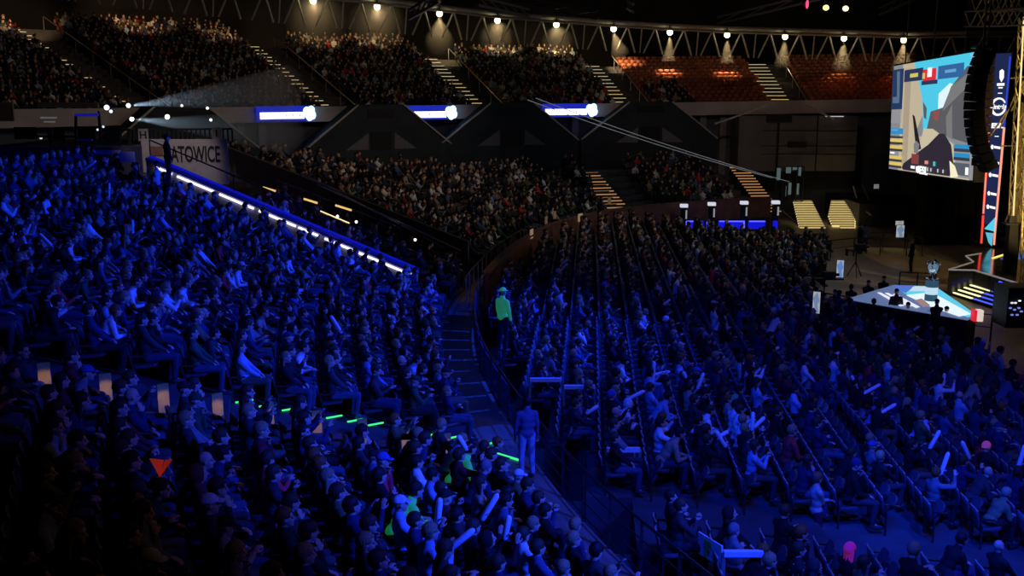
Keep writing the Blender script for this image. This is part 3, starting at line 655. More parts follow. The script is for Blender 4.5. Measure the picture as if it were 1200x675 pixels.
for i, (px, py, r, c, s_) in enumerate([(125, 126, .11, (.85, .85, 1), 1.6), (130, 130.5, .07, (.85, .85, 1), 1.5), (150.5, 123.7, .085, (.8, .92, 1), 5), (154.5, 139.6, .085, (.8, .92, 1), 5), (48, 161.5, .06, (.8, .9, .8), .8), (121, 148.5, .05, (.6, .7, 1), 1.2), (114.5, 152, .05, (.6, .7, 1), 1.2), (196, 137, .10, (.95, 1, 1), 2.5), (247, 140.5, .06, (.9, 1, 1), 1.6), (243, 126.7, .06, (.9, 1, 1), 1.4), (213, 123.7, .06, (1, .95, .8), 1.1)]):
    root2 = empty('projector_lamp', at(px, py, 43)); tag(root2, ['large white work lamp on the control platform', 'second smaller white work lamp beside the large one', 'beam lamp with the upper bluish beam at the platform', 'beam lamp with the lower bluish beam at the platform', 'dim small lamp at the control desk', 'upper of two tiny blue-white lamps under the platform frame', 'lower of two tiny blue-white lamps under the platform frame', 'round white lamp inside the lower bluish beam', 'small white lamp below another between beams and first lit board', 'small white lamp above another between beams and first lit board', 'small warm lamp above the upper bluish beam'][i], 'lamp')
    mb = MB(); P = at(px, py, 43); mb.ell(P, (r, r, r)); mb.build('lens', em('pl%d' % i, c, s_), root2, smooth=True)
    mb = MB(); mb.tube([P + Vector((-.05, .1, 0)), P + Vector((-.1, .4, 0))], r * 1.15, 8); mb.build('housing', M_black, root2)
for (px, py, tx, ty, L_) in [(151.5, 123.8, 340, 103, 1), (155.5, 139.7, 340, 156, 1)]:
    P = at(px, py, 43); Q = at(tx, ty, 50); d = (Q - P).normalized()
    spot('beam_lamp', P + d * .1, Q, 620, (.55, .8, 1), 16.5, .5, .03)
    cb = cone('beam_haze', P + d * .12, Q, .05, (Q - P).length * .125, 20); cb.data.materials.clear(); cb.data.materials.append(M_haze2)

# ================================================================== BLUE DESK, TOTEMS, GOLDEN STEPS
Yd = 64.6
root = empty('blue_desk', at(850, 268, Yd)); tag(root, 'long blue-lit desk front below the brown parapet', 'desk')
for x0, x1 in ((805, 812), (821, 824), (828, 833), (842, 872), (877, 896), (906, 911)):
    a = at(x0, 268, Yd); b = at(x1, 259, Yd); mb = MB(); mb.box(((a.x + b.x) / 2, Yd, (a.z + b.z) / 2), (b.x - a.x, .3, b.z - a.z)); mb.build('lit_panel', em('desk blue', (.01, .012, 1), .62), root)
    if x1 - x0 > 6: mb = MB(); mb.box(((a.x + b.x) / 2, Yd - .16, b.z), (b.x - a.x, .06, .07)); mb.build('bright_edge', em('desk edge', (.10, .12, 1), 1.6), root)
for x in (872, 804.5, 829):
    a = at(x, 267, Yd - .2); b = at(x, 259, Yd - .2); mb = MB(); mb.bar(a, b, .07); mb.build('bright_edge', em('desk edge', (.1, .12, 1), 1.6), root)
for i, (px, py) in enumerate([(801.5, 241), (834, 239), (872, 237.5), (909, 237)]):
    c = at(px, py, Yd + .3); root = empty('lit_totem', (c.x, c.y, 0)); tag(root, ['first', 'second', 'third', 'fourth'][i] + ' white-topped lit totem along the blue desk, counted from the walkway bend', 'totem')
    mb = MB(); mb.box((c.x, c.y, c.z / 2), (.34, .3, c.z)); mb.build('column', M_black, root)
    mb = MB(); mb.box((c.x, c.y - .02, c.z), (.46, .4, .20)); mb.build('lit_cap', em('totem white', (.8, .85, 1), .75), root)
    mb = MB(); mb.box((c.x + .14, c.y - .17, c.z - .55), (.09, .05, .55)); mb.build('lit_strip', em('totem strip', (.6, .65, .7), .4), root)
M_gold = mat('golden tread painted glow', (.5, .4, .15), .5, emit=(1, .80, .34), strength=.88, noise=.01)  # treads emit, in place of lamps shining down on the flights
M_goldd = mat('tan riser', (.45, .36, .18), .6, emit=(1, .8, .4), strength=.05, noise=.01)  # slight emission puts the same lamplight into the risers
for i, (b0, b1, t0, t1, lab) in enumerate([(938, 968, 931, 953, 'golden-lit stair flight nearest the blue desk'), (985, 1001, 975, 989, 'golden-lit stair flight farther from the blue desk')]):
    Y0, Y1 = 71.0, 75.0; n = 12; root = empty('lit_stairs', at((b0 + b1) / 2, 267, Y0)); tag(root, lab, 'stairs')
    for k in range(n):
        f = k / (n - 1); y = 267 - 30 * f; Y = Y0 + (Y1 - Y0) * f
        xa = t0 + (b0 - t0) * (1 - f); xb = t1 + (b1 - t1) * (1 - f)
        if i == 1: xa = 972 + (8 if k == 0 else 0) + (6 * (f - .45) if f > .45 else 12 * (.45 - f)); xb = 1003 - (15 * (f - .3) if f > .3 else 0)
        a = at(xa, y, Y); b = at(xb, y, Y)
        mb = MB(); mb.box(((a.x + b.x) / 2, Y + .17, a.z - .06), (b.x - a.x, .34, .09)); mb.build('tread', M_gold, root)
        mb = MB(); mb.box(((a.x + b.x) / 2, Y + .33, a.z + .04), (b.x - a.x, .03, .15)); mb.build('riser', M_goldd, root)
        mb = MB(); mb.box(((a.x + b.x) / 2, Y + .3, (a.z - .12) / 2), (b.x - a.x, .1, max(.05, a.z - .13))); mb.build('stringer', M_dark, root)
root = empty('stair_handrail', at(1005, 240, 73)); tag(root, 'dark sloping handrail beside the farther golden stairs', 'handrail')
for a, b in (((1000, 236, 75), (1021, 252, 71)), ((905, 238, 75), (934, 262, 71)), ((1010, 216, 76), (1020, 238, 74))):
    mb = MB(); mb.bar(at(*a), at(*b), .09); mb.build('rail', M_railpale, root)
# distant dark stands beyond the stairs
mb = MB(); a = at(1006, 262, 72); mb.prism([(a.x, 72), (a.x + 16, 70), (a.x + 16, 80), (a.x, 80)], 0, EYE - 8.1 + .2); o = mb.build('floor_rear_landing', M_dark, kind='structure')
mb = MB()
for k, (x0, y0, x1, y1) in enumerate([(1000, 218, 1004, 232), (1017, 255, 1050, 255.5), (1020, 245, 1048, 246), (1035, 217, 1055, 218)]): mb.bar(at(x0, y0, 74), at(x1, y1, 74), .08)
o = mb.build('rear_barrier', M_railpale); tag(o, 'dim barrier rails beyond the golden stairs', 'barrier')
# ------------------------------------------------------------------ things on the open floor
def advert(px0, py0, px1, py1, Y, lab, cols, lean=.1, rz=0.):
    a = at(px0, py1, Y); b = at(px1, py0, Y); c = (a + b) / 2; root = empty('advert_panel', (c.x, c.y, a.z)); tag(root, lab, 'sign')
    w = b.x - a.x; h = b.z - a.z; mb = MB(); mb.box(c + Vector((0, .05, 0)), (w * 1.08, .08, h * 1.05), rz); mb.build('case', M_black, root)
    mb = MB(); mb.box(c, (w, .03, h), rz, 0); mb.build('screen_face', em(lab[:12], cols[0], .6), root)
    R = Matrix.Rotation(rz, 3, 'Z')
    mb = MB(); mb.slab([c + R @ Vector((x * w, -.03, z * h)) for x, z in ((-.48, .2), (.1, .5), (.48, .1), (.2, -.1), (.4, -.45), (-.1, -.48), (-.25, -.1))], R @ Vector((0, -.01, 0))); mb.build('artwork', em(lab[:12] + 'b', cols[1], .7), root)
advert(980, 305, 989, 325, 44.5, 'small lit advert panel on the floor beside the camera tripod', [(.5, .6, .75), (.15, .3, .7)], rz=-.3)
advert(952, 342, 961.5, 367, 37.5, 'lit advert panel at the near tip of the barrier', [(.55, .6, .65), (.2, .3, .5)], rz=-.5)
advert(1050, 264, 1060, 278, 59, 'lit advert panel under the far dark seating', [(.6, .6, .6), (.35, .35, .36)])
advert(1049.5, 259, 1059, 264, 60, 'thin lit strip panel above the far advert panel', [(.6, .6, .6), (.4, .4, .4)])
advert(1024, 216, 1030, 221, 70, 'tiny pale panel on the dark wall beyond the big screen edge', [(.3, .3, .3), (.2, .2, .2)])
def tripod(px, py, Y, hgt, lab, w=1.6):
    b = atz(px, py, 0); b = Vector((b.x, b.y, 0)) if Y is None else Vector((at(px, py, Y).x, Y, 0)); root = empty('camera_tripod', b); tag(root, lab, 'tripod')
    for k in range(3):
        an = k * 2.09 + .4; mb = MB(); mb.bar(b + Vector((0, 0, hgt * .62)), b + Vector((.42 * math.cos(an), .42 * math.sin(an), 0)), .04); mb.build('leg', M_rail, root)
    mb = MB(); mb.bar(b + Vector((0, 0, hgt * .5)), b + Vector((0, 0, hgt)), .05); mb.build('column', M_rail, root)
    mb = MB(); mb.box(b + Vector((0, 0, hgt + .1)), (w, .35, .07)); mb.box(b + Vector((-.5, 0, hgt + .0)), (.05, .3, .35)); mb.box(b + Vector((.2, 0, hgt + .28)), (.5, .25, .26)); mb.tube([b + Vector((.45, 0, hgt + .28)), b + Vector((.62, 0, hgt + .28))], .07, 8); mb.build('camera_head', M_black, root)
tripod(966, 334, 44.2, 1.25, 'camera on a tripod on the open floor beside the lit advert')
tripod(1004, 291, 52, 1.3, 'second camera tripod beside two standing people on the floor', 1.0)
# crowd barriers
def barrier(pts, h, lab, m=M_rail, n=6):
    root = empty('crowd_barrier', pts[0]); tag(root, lab, 'barrier')
    for a, b in zip(pts[:-1], pts[1:]):
        a = Vector(a); b = Vector(b); mb = MB(); mb.bar(a + Vector((0, 0, h)), b + Vector((0, 0, h)), .05); mb.build('top_rail', m, root)
        mb = MB(); mb.bar(a + Vector((0, 0, h * .55)), b + Vector((0, 0, h * .55)), .03); mb.build('mid_rail', m, root)
        L = (b - a).length
        for k in range(max(2, int(L / 1.6)) + 1): q = a.lerp(b, k / max(2, int(L / 1.6))); mb = MB(); mb.bar(q, q + Vector((0, 0, h)), .05); mb.build('post', m, root)
def fl(px, py): q = atz(px, py, 0); return (q.x, q.y, 0)
barrier([fl(948, 330), fl(945, 306), fl(1000, 300), fl(1062, 300)], 1.05, 'slim barrier across the open floor behind the camera tripod')
barrier([fl(955, 372), fl(1040, 386), fl(1160, 402)], 1.1, 'dark barrier between the crowd and the lit triangular stage')
barrier([fl(1053, 343), fl(1095, 345)], 1.0, 'short dark barrier behind the trophy plinth')
barrier([fl(1008, 292), fl(1060, 292), fl(1080, 300)], 1.0, 'low barrier on the far side of the open floor')
# ------------------------------------------------------------------ triangular LED stage
ZS = 1.15
tri = [atz(991, 351, ZS), atz(1047, 334.5, ZS), atz(1096, 336, ZS), atz(1144, 369, ZS), atz(1134, 375.5, ZS)]
root = empty('triangular_stage', (tri[2].x, tri[2].y, 0)); tag(root, 'lit triangular stage with pale blue and white floor', 'stage')
poly = [(p.x, p.y) for p in tri]
mb = MB(); mb.prism(poly, 0, ZS - .02); mb.build('base', M_black, root)
def flat(name, pix, z, m, parent, th=.015):
    pp = [atz(x, y, z) for x, y in pix]; mb = MB(); mb.prism([(p.x, p.y) for p in pp], z, z + th); return mb.build(name, m, parent)
flat('screen_floor', [(991, 351), (1047, 334.5), (1096, 336), (1144, 369), (1134, 375.5)], ZS - .02, em('floor slate blue', (.10, .16, .36), .8), root, .02)
flat('lit_facet', [(1047, 334.5), (1096, 336), (1144, 369), (1134, 372), (1078, 350), (1058, 343)], ZS, em('floor cyan', (.10, .62, .85), .95), root)
flat('lit_facet', [(1047, 334.5), (1072, 335), (1062, 343), (1052, 342)], ZS + .02, em('floor deep blue', (.06, .16, .62), .9), root)
flat('lit_facet', [(1062, 346), (1092, 343), (1138, 368), (1124, 371), (1092, 360)], ZS + .02, em('floor white', (.80, .93, 1), 1.0), root)
flat('lit_facet', [(1070, 336), (1085, 336), (1086, 341), (1066, 341)], ZS + .02, em('floor white2', (.65, .85, 1), .8), root)
for x, y in ((1028, 343), (1037, 343.5), (1046, 345)):
    flat('lit_stripe', [(x, y), (x + 4, y), (x + 32, y + 15), (x + 27, y + 16)], ZS + .02, em('floor stripe', (.8, .8, .95), 1.0), root)
flat('lit_facet', [(1072, 352), (1080, 350), (1090, 358), (1082, 360)], ZS + .045, em('floor dull orange', (.5, .3, .3), .6), root)
for i, (x0, x1, c) in enumerate([(1139, 1143.5, (1, .02, .06)), (1144, 1151, (1, .85, .75))]):
    a = at(x0, 376, 37.0); b = at(x1, 363, 37.0); mb = MB(); mb.box(((a.x + b.x) / 2, 37, (a.z + b.z) / 2), (b.x - a.x, .3, b.z - a.z)); o = mb.build('corner_light_box', em('corner%d' % i, c, .7)); tag(o, ['red corner light box at the near stage tip', 'white corner light box at the near stage tip'][i], 'light box')
# plinth and trophy
c = atz(1090.5, 353, ZS); root = empty('trophy_plinth', (c.x, c.y, ZS)); tag(root, 'round black and white banded plinth carrying the trophy', 'plinth')
k = c.y / 1200.; H = 27 * c.y / 1200.; r = 7.2 * c.y / 1200.
for z0, z1, rr, m, nm in ((0, .30, 1.0, em('plinth dark', (.02, .07, .12), 1), 'lower_band'), (.30, .62, 1.0, em('plinth white', (.55, .78, .92), .9), 'white_band'), (.62, .93, 1.0, em('plinth dark', (.02, .07, .12), 1), 'upper_band'), (.93, 1.0, 1.06, mat('silver', (.75, .78, .8), .25, .9, noise=.05), 'rim')):
    mb = MB(); mb.tube([(c.x, c.y, ZS + z0 * H + .03), (c.x, c.y, ZS + z1 * H + .03)], r * rr, 20); mb.build(nm, m, root)
zc = ZS + H + .03; M_sil = mat('bright silver', (.85, .88, .92), .18, 1., noise=.05)
root = empty('trophy', (c.x, c.y, zc)); tag(root, 'silver trophy with figures holding a globe on the plinth', 'trophy')
mb = MB(); mb.tube([(c.x, c.y, zc), (c.x, c.y, zc + .06), (c.x, c.y, zc + .16), (c.x, c.y, zc + .26)], [.17, .12, .04, .07], 14); mb.build('foot', M_sil, root, smooth=True)
mb = MB(); mb.ell((c.x, c.y, zc + .42), (.19, .19, .19), 16, 10); mb.build('globe', mat('trophy globe', (.6, .75, .9), .2, 1., emit=(.3, .5, .7), strength=.35, noise=.3), root, smooth=True)
for an in (0, 2.1, 4.2):
    mb = MB(); x, y = math.cos(an), math.sin(an)
    mb.tube([(c.x + .05 * x, c.y + .05 * y, zc + .16), (c.x + .22 * x, c.y + .22 * y, zc + .34), (c.x + .24 * x, c.y + .24 * y, zc + .52), (c.x + .10 * x, c.y + .1 * y, zc + .72)], [.03, .045, .04, .02], 8); mb.ell((c.x + .27 * x, c.y + .27 * y, zc + .6), (.045, .045, .06)); mb.build('figure', M_sil, root, smooth=True)
mb = MB(); mb.ell((c.x + .04, c.y, zc + .70), (.10, .05, .06)); mb.tube([(c.x, c.y, zc + .6), (c.x + .05, c.y, zc + .78)], .025, 6); mb.build('crest', M_sil, root, smooth=True)
spot('trophy_spot', (c.x - 2, c.y - 8, 12), (c.x, c.y, zc + .4), 260, (.9, .95, 1), 8, .5, .1)
# low monitors in front
# ------------------------------------------------------------------ main stage
root = empty('main_stage', (26, 48, 0)); tag(root, 'glossy main stage floor reflecting golden light beside the tower', 'stage')
ZM = 1.25; sp = [atz(1112, 316, ZM), atz(1141, 316.5, ZM), atz(1203, 335, ZM)]
poly = [(sp[0].x, sp[0].y), (sp[1].x, sp[1].y), (sp[2].x, sp[2].y), (sp[2].x + 10, sp[2].y - 1), (50, 60), (31, 62), (26.5, 56)]
q = atz(1150, 297, ZM); poly.append((q.x, q.y)); q2 = atz(1132, 300, ZM); poly.append((q2.x, q2.y)); q3 = atz(1141, 307, ZM); poly.append((q3.x, q3.y))
mb = MB(); mb.prism(poly, 0, ZM); mb.build('deck', mat('glossy black deck', (.05, .045, .04), .12, noise=.2, scale=.6, spec=.8), root)
mb = MB()
for a, b in ((sp[0], sp[1]), (sp[1], sp[2])): mb.bar(a + Vector((0, -.02, .0)), b + Vector((0, -.02, .0)), .07, .06)
mb.bar(sp[0], q3, .06); mb.bar(q3, q2, .06); mb.bar(q2, q, .06); mb.build('pale_edge', mat('pale edge', (.55, .52, .52), .4, emit=(.8, .75, .75), strength=.18, noise=.1), root)
a = atz(1163, 303, ZM); b = atz(1204, 290, ZM); mb = MB(); mb.bar(a, b, .09, .08); mb.build('yellow_edge', em('yellow edge', (1, .8, .2), 1.2), root)
flat('blue_light_patch', [(1172, 303), (1200, 293), (1202, 303), (1180, 306)], ZM + .01, em('deck blue', (.05, .12, .40), .7), root)
mb = MB(); c = atz(1190, 338.5, .75); mb.box((c.x + 2.2, c.y + .2, .72), (5.5, 1.4, .12)); mb.build('lower_deck', mat('glossy black deck', (.05, .045, .04), .12), root)
flat('lit_patch', [(1189, 337), (1197, 337), (1197, 339), (1189, 339)], .79, em('gold patch', (1, .8, .3), .8), root)
# stage steps with yellow and blue light bars
root = empty('stage_steps', (21, 46, 0)); tag(root, 'dark stage steps with rows of yellow and blue light bars', 'steps')
n = 7
for k in range(n):
    f = k / (n - 1); z = .12 + (ZM - .2) * f; L0 = (1117.7 + (1153.4 - 1117.7) * f, 343 - 19 * f); 
    Yp = 47.0 + .2 * f; P = at(L0[0], L0[1], Yp)
    d = Vector((.6, -2.9, 0)); z = P.z
    mb = MB(); mb.slab([(P.x, P.y, 0.01), (P.x + .6, P.y - 3.4, 0.01), (P.x + .9, P.y - 3.4, 0.01), (P.x + .3, P.y, .01)], (0, 0, max(.1, z - .03))); mb.build('step_block', M_black, root)
    Q = P + d * (.52 if k in (1, 3, 5) else .46); mb = MB(); mb.bar(P, Q, .10, .05); mb.build('yellow_light_bar', em('yellow bar', (1, .98, .5), 1.3), root)
    if k in (0, 1, 2, 3, 4):
        a = Q + d * .04; b = P + d * .95; mb = MB(); mb.bar(a, b, .08, .05); mb.build('blue_light_bar', em('blue bar', (.06, .10, 1), 1.4), root)
a = at(1171, 330, 44.4); b = at(1182, 335, 43.9); mb = MB(); mb.bar(a, b, .08, .05); mb.build('blue_light_bar', em('blue bar', (.06, .10, 1), 1.4), root)
# dark equipment with small lights at the frame edge
root = empty('equipment_rack', at(1192, 365, 36)); tag(root, 'black equipment rack with tiny white and blue lights near the stage', 'rack')
a = at(1180, 372, 36); b = at(1215, 338, 36); mb = MB(); mb.box(((a.x + b.x) / 2, 36.6, (a.z + b.z) / 2 - .2), (b.x - a.x, 1.1, b.z - a.z + .4)); mb.build('case', M_black, root)
for i, (px, py) in enumerate([(1186, 355), (1190, 355), (1195, 352.5), (1184, 361), (1189, 363), (1194, 361), (1197, 365), (1186, 369), (1192, 369)]):
    mb = MB(); mb.ell(at(px, py, 36.0), (.06, .03, .035)); mb.build('indicator_light', em('ind%d' % (i < 3), (.9, .9, 1) if i < 3 else (.2, .25, .8), .9), root)

# ================================================================== LED TOWER
def quadpt(Q, u, v):   # Q = TL, TR, BR, BL ; u right, v down
    return (Q[0].lerp(Q[1], u)).lerp(Q[3].lerp(Q[2], u), v)
def screen_parts(Q, parent, items, nvec):
    for (nm, pts, m, lay) in items:
        mb = MB(); mb.slab([quadpt(Q, u, v) + nvec * (.012 * lay) for u, v in pts], nvec * .006); mb.build(nm, m, parent)
Yt = 54.; TQ = [at(1163.5, 63, Yt), at(1185.5, 62, Yt), at(1165.5, 288, Yt), at(1148.5, 286, Yt)]
root = empty('lit_tower', (TQ[3].x, Yt, ZM)); tag(root, 'tall LED tower banner with red edges and white logos beside the big screen', 'display')
mb = MB(); mb.slab([TQ[0] + Vector((-.05, 0, .05)), TQ[1] + Vector((.05, 0, .05)), TQ[2] + Vector((.05, 0, 0)), TQ[3] + Vector((-.05, 0, 0))], (0, .35, 0)); mb.build('case', M_black, root)
R_ = lambda u0, v0, u1, v1: [(u0, v0), (u1, v0), (u1, v1), (u0, v1)]
NV = Vector((0, -1, 0)); wl = em('logo white', (1, 1, 1), 1.1); rd = em('red neon', (1, .05, .03), 1.5); rd2 = em('pale red neon', (1, .30, .18), 1.4); nb = em('navy screen', (.012, .02, .075), 1.); bl_ = em('blue neon', (.03, .07, .8), .8)
V = lambda y: (y - 62) / 225.
items = [('screen_face', R_(0, 0, 1, V(262)), nb, 1), ('blue_edge', R_(.88, V(66), .98, V(147)), bl_, 2), ('blue_edge', R_(.0, V(118), .10, V(147)), bl_, 2),
    ('red_edge', R_(0, V(147), .13, V(250)), rd, 2), ('red_edge', R_(.87, V(147), 1.0, V(286)), rd2, 2), ('red_edge', R_(.0, V(252), .13, V(286)), rd, 2), ('red_core', R_(.03, V(148), .09, V(249)), rd2, 3),
    ('cyan_facet', [(.2, V(268)), (.95, V(251)), (.88, V(270))], em('cyan', (.1, .6, .85), 1), 2), ('cyan_facet', [(.3, V(272)), (.85, V(272)), (.8, V(288)), (.55, V(284))], em('cyan2', (.1, .5, .7), 1), 2),
    ('emblem', [(.42, V(82)), (.55, V(80)), (.66, V(82)), (.68, V(90)), (.56, V(95)), (.44, V(90))], wl, 2), ('logo_bar', R_(.33, V(96), .74, V(99)), wl, 2), ('logo_bar', R_(.42, V(100.5), .66, V(102)), wl, 2), ('dash', R_(.42, V(107), .66, V(108)), wl, 2), ('dash', R_(.42, V(157), .66, V(158)), wl, 2)]
for (y0, y1, y2, y3) in ((168, 172, 170, 176), (186, 190, 188, 192), (201, 208, 210, 214), (223, 226, 230, 233), (239, 243, 241, 245)):
    items.append(('logo_bar', [(.44, V(y0 + .6)), (.82, V(y0 + 1.6)), (.82, V(y0 + 4.4)), (.44, V(y0 + 3.4))], wl, 2)); items.append(('logo_mark', [(.22, V(y0 + 1)), (.31, V(y0 - 1)), (.41, V(y0 + 1)), (.38, V(y0 + 4.5)), (.27, V(y0 + 4.5))], wl, 3))
screen_parts(TQ, root, items, NV)
c = quadpt(TQ, .5, V(123)) + NV * .05
mb = MB(); pts = [c + Vector((.36 * math.cos(a), 0, .42 * math.sin(a))) for a in np.linspace(.5, 2 * math.pi + .15, 26)]; mb.tube(pts, [.035 + .03 * abs(math.sin(i / 25 * math.pi)) for i in range(26)], 6); mb.build('oval_logo', wl, root)
text('intel', c + Vector((0, -.03, 0)), .26, wl, root, bold=.03, width=.52)
text('ESL', quadpt(TQ, .52, V(145)) + NV * .06, .27, wl, root, bold=.05, width=.62)
# ================================================================== BIG SCREEN
SQ = [at(1048, 77.5, 58.5), at(1148, 60, 48.5), at(1140, 211.5, 48.5), at(1042, 197.5, 58.5)]
sn = (SQ[1] - SQ[0]).cross(SQ[3] - SQ[0]).normalized(); sn = sn if sn.dot(Vector((0, 0, EYE)) - SQ[0]) > 0 else -sn
root = empty('big_screen', (SQ[0] + SQ[2]) / 2); tag(root, 'big hanging video screen showing a game picture beside the stage', 'screen')
mb = MB(); ex = lambda u, v: quadpt(SQ, u, v)
mb.slab([ex(-.01, -.015), ex(1.01, -.015), ex(1.01, 1.015), ex(-.01, 1.015)], -sn * .5); mb.build('case', M_black, root)
E_ = em
items = [('picture', R_(0, 0, 1, 1), E_('sc grey', (.30, .31, .33), .8), 1),
 ('wall_picture', R_(.13, 0, .50, 1), E_('sc pale stone', (.62, .52, .36), .85), 2), ('wall_picture', R_(0, .12, .14, .55), E_('sc stone grey', (.36, .36, .38), .8), 2), ('wall_picture', R_(.17, .05, .25, .95), E_('sc tan', (.46, .38, .27), .85), 3),
 ('sky_picture', [(.28, 0), (1, 0), (1, .28), (.70, .42), (.45, .75), (.42, .5), (.40, .32)], E_('sc sky', (.08, .62, .85), .95), 3), ('cloud_picture', [(.60, .30), (.72, .22), (.80, .25), (.74, .45), (.60, .46)], E_('sc cloud', (.75, .92, 1), 1), 4),
 ('house_picture', [(.47, .66), (.52, .45), (.66, .42), (.74, .25), (.90, .10), (1, .12), (1, .72), (.80, .68), (.55, .62)], E_('sc house', (.13, .13, .145), .8), 5), ('house_picture', [(.44, .5), (.42, .36), (.47, .42), (.47, .52)], E_('sc house', (.13, .13, .145), .8), 5), ('house_picture', [(.74, .25), (.98, .12), (1, .2), (.66, .45)], E_('sc house pale', (.24, .24, .24), .8), 6),
 ('red_mark', [(.56, .44), (.62, .44), (.61, .53), (.56, .52)], E_('sc red', (.35, .10, .09), .8), 6), ('wall_picture', [(.70, .5), (.76, .4), (.78, .68), (.72, .66)], E_('sc house pale', (.24, .24, .24), .8), 6),
 ('path_picture', [(.45, .60), (.56, .60), (.85, .75), (.98, .80), (.98, 1), (.5, 1), (.4, .8)], E_('sc path', (.68, .60, .42), .85), 7), ('path_picture', [(.80, .73), (1, .72), (1, .99), (.86, .99)], E_('sc path grey', (.36, .36, .36), .8), 8),
 ('sleeve_picture', [(.22, .93), (.42, .80), (.52, .74), (.64, .64), (.70, .64), (.78, .73), (.82, .9), (.78, .99), (.22, .99), (.2, .97)], E_('sc dark sleeve', (.035, .028, .045), .8), 9),
 ('barrel_picture', [(.31, .47), (.34, .49), (.44, .78), (.38, .80)], E_('sc gun', (.02, .018, .02), .8), 10),
 ('map_box', R_(.02, .04, .17, .42), E_('sc navy', (.022, .05, .14), .8), 11), ('map_line', [(.08, .06), (.12, .06), (.13, .3), (.10, .36), (.09, .2)], E_('sc map line', (.12, .2, .32), .8), 12), ('map_line', R_(.04, .3, .13, .36), E_('sc map line', (.12, .2, .32), .8), 12),
 ('score_bar', R_(.18, .06, .42, .17), E_('sc dark navy', (.03, .045, .12), .8), 11), ('score_bar', R_(.60, .07, .88, .18), E_('sc team blue', (.04, .16, .42), .8), 11), ('score_text', R_(.26, .10, .36, .135), E_('sc yellow text', (.7, .6, .12), .9), 12), ('score_text', R_(.68, .11, .80, .135), E_('sc blue text', (.15, .4, .7), .9), 12),
 ('score_red', R_(.42, .08, .58, .18), E_('sc red box', (.75, .03, .05), .95), 12), ('score_clock', R_(.48, .07, .53, .15), wl, 13), ('score_base', R_(.41, .18, .60, .215), E_('sc dark navy', (.03, .045, .12), .8), 12), ('score_yellow', R_(.42, .11, .45, .16), E_('sc yellow text', (.7, .6, .12), .9), 13)]
for i, (v0, c) in enumerate([(.685, 0), (.765, 1), (.845, 1), (.915, 1)]): pass
yl = E_('sc yellow row', (.82, .60, .14), .9); dk = E_('sc dark row', (.05, .055, .08), .8); tb = E_('sc row blue', (.03, .30, .62), .9)
items += [('player_row', R_(.03, .60, .20, .655), tb, 11), ('player_row', R_(.03, .675, .20, .695), dk, 11)]
for v0 in (.70, .765, .865, .925): items += [('player_row', R_(.03, v0, .20, v0 + .032), yl, 11), ('player_row', R_(.03, v0 + .032, .20, v0 + .055), dk, 11)]
items += [('player_text', R_(.04, .83, .10, .845), wl, 12), ('player_text', R_(.04, .61, .13, .625), E_('sc blue text', (.15, .4, .7), .9), 12)]
for v0 in (.72, .79): items += [('player_row', R_(.82, v0, .985, v0 + .035), tb, 11), ('player_row', R_(.82, v0 + .035, .985, v0 + .06), dk, 11)]
items += [('player_row', R_(.82, .87, .985, .97), E_('sc slate row', (.12, .14, .18), .8), 11), ('player_text', R_(.95, .90, .98, .96), wl, 12), ('portrait', R_(.33, .83, .42, .92), E_('sc dull red', (.28, .06, .06), .8), 12), ('portrait', [(.35, .74), (.38, .71), (.42, .74), (.41, .82), (.36, .82)], E_('sc face', (.25, .25, .27), .8), 12),
 ('hud_number', R_(.33, .94, .38, .965), wl, 13), ('hud_number', R_(.395, .94, .44, .965), wl, 13), ('hud_flag', R_(.50, .88, .54, .91), E_('sc flag', (.85, .3, .22), .9), 13), ('hud_flag', R_(.60, .88, .625, .92), E_('sc teal', (.05, .6, .6), .9), 13)]
for u in (.47, .50, .53, .57, .65, .71): items.append(('hud_icon', R_(u, .94, u + .014, .97), E_('sc pale icon', (.6, .6, .65), .9), 13))
items += [('bright_flame', [(.78, .86), (.84, .9), (.88, .98), (.80, 1.0)], E_('sc bright', (.95, .85, .6), 1), 12)]
screen_parts(SQ, root, items, sn)
dq = (SQ[1] - SQ[0]).normalized(); rzz = math.atan2(dq.y, dq.x)
text('ESL', quadpt(SQ, .50, .965) + sn * .2 + Vector((0, 0, -.02)), .42, wl, root, rz=rzz, bold=.04, width=1.0)
mb = MB(); c = quadpt(SQ, .435, .965) + sn * .2; mb.ell(c, (.12, .12, .19)); mb.build('round_mark', wl, root)
mb = MB()
for u in (.15, .5, .85): q = ex(u, -.01); mb.bar(q, q + Vector((0, 0, 9)), .05)
mb.build('hanging_cable', M_rail, root)
l = bpy.data.lights.new('screen_glow', 'AREA'); l.shape = 'RECTANGLE'; l.size = 10; l.size_y = 5; l.energy = 170; l.color = (.7, .8, 1); o = bpy.data.objects.new('screen_glow', l); COL.objects.link(o); o.location = (SQ[0] + SQ[2]) / 2 + sn * .6; o.rotation_euler = (-sn).to_track_quat('Z', 'Y').to_euler()
# the second lit screen piece above the speaker
root = empty('small_screen_piece', at(1146, 63, 48)); tag(root, 'ragged pale blue lit corner of the screen seen above the speakers', 'screen')
mb = MB(); q = [at(x, y, 47.6) for x, y in ((1138, 64), (1148, 60), (1150, 66), (1140, 69))]; mb.slab(q, (0, .1, 0)); mb.build('lit_face', em('sc corner', (.25, .55, .85), 1), root)
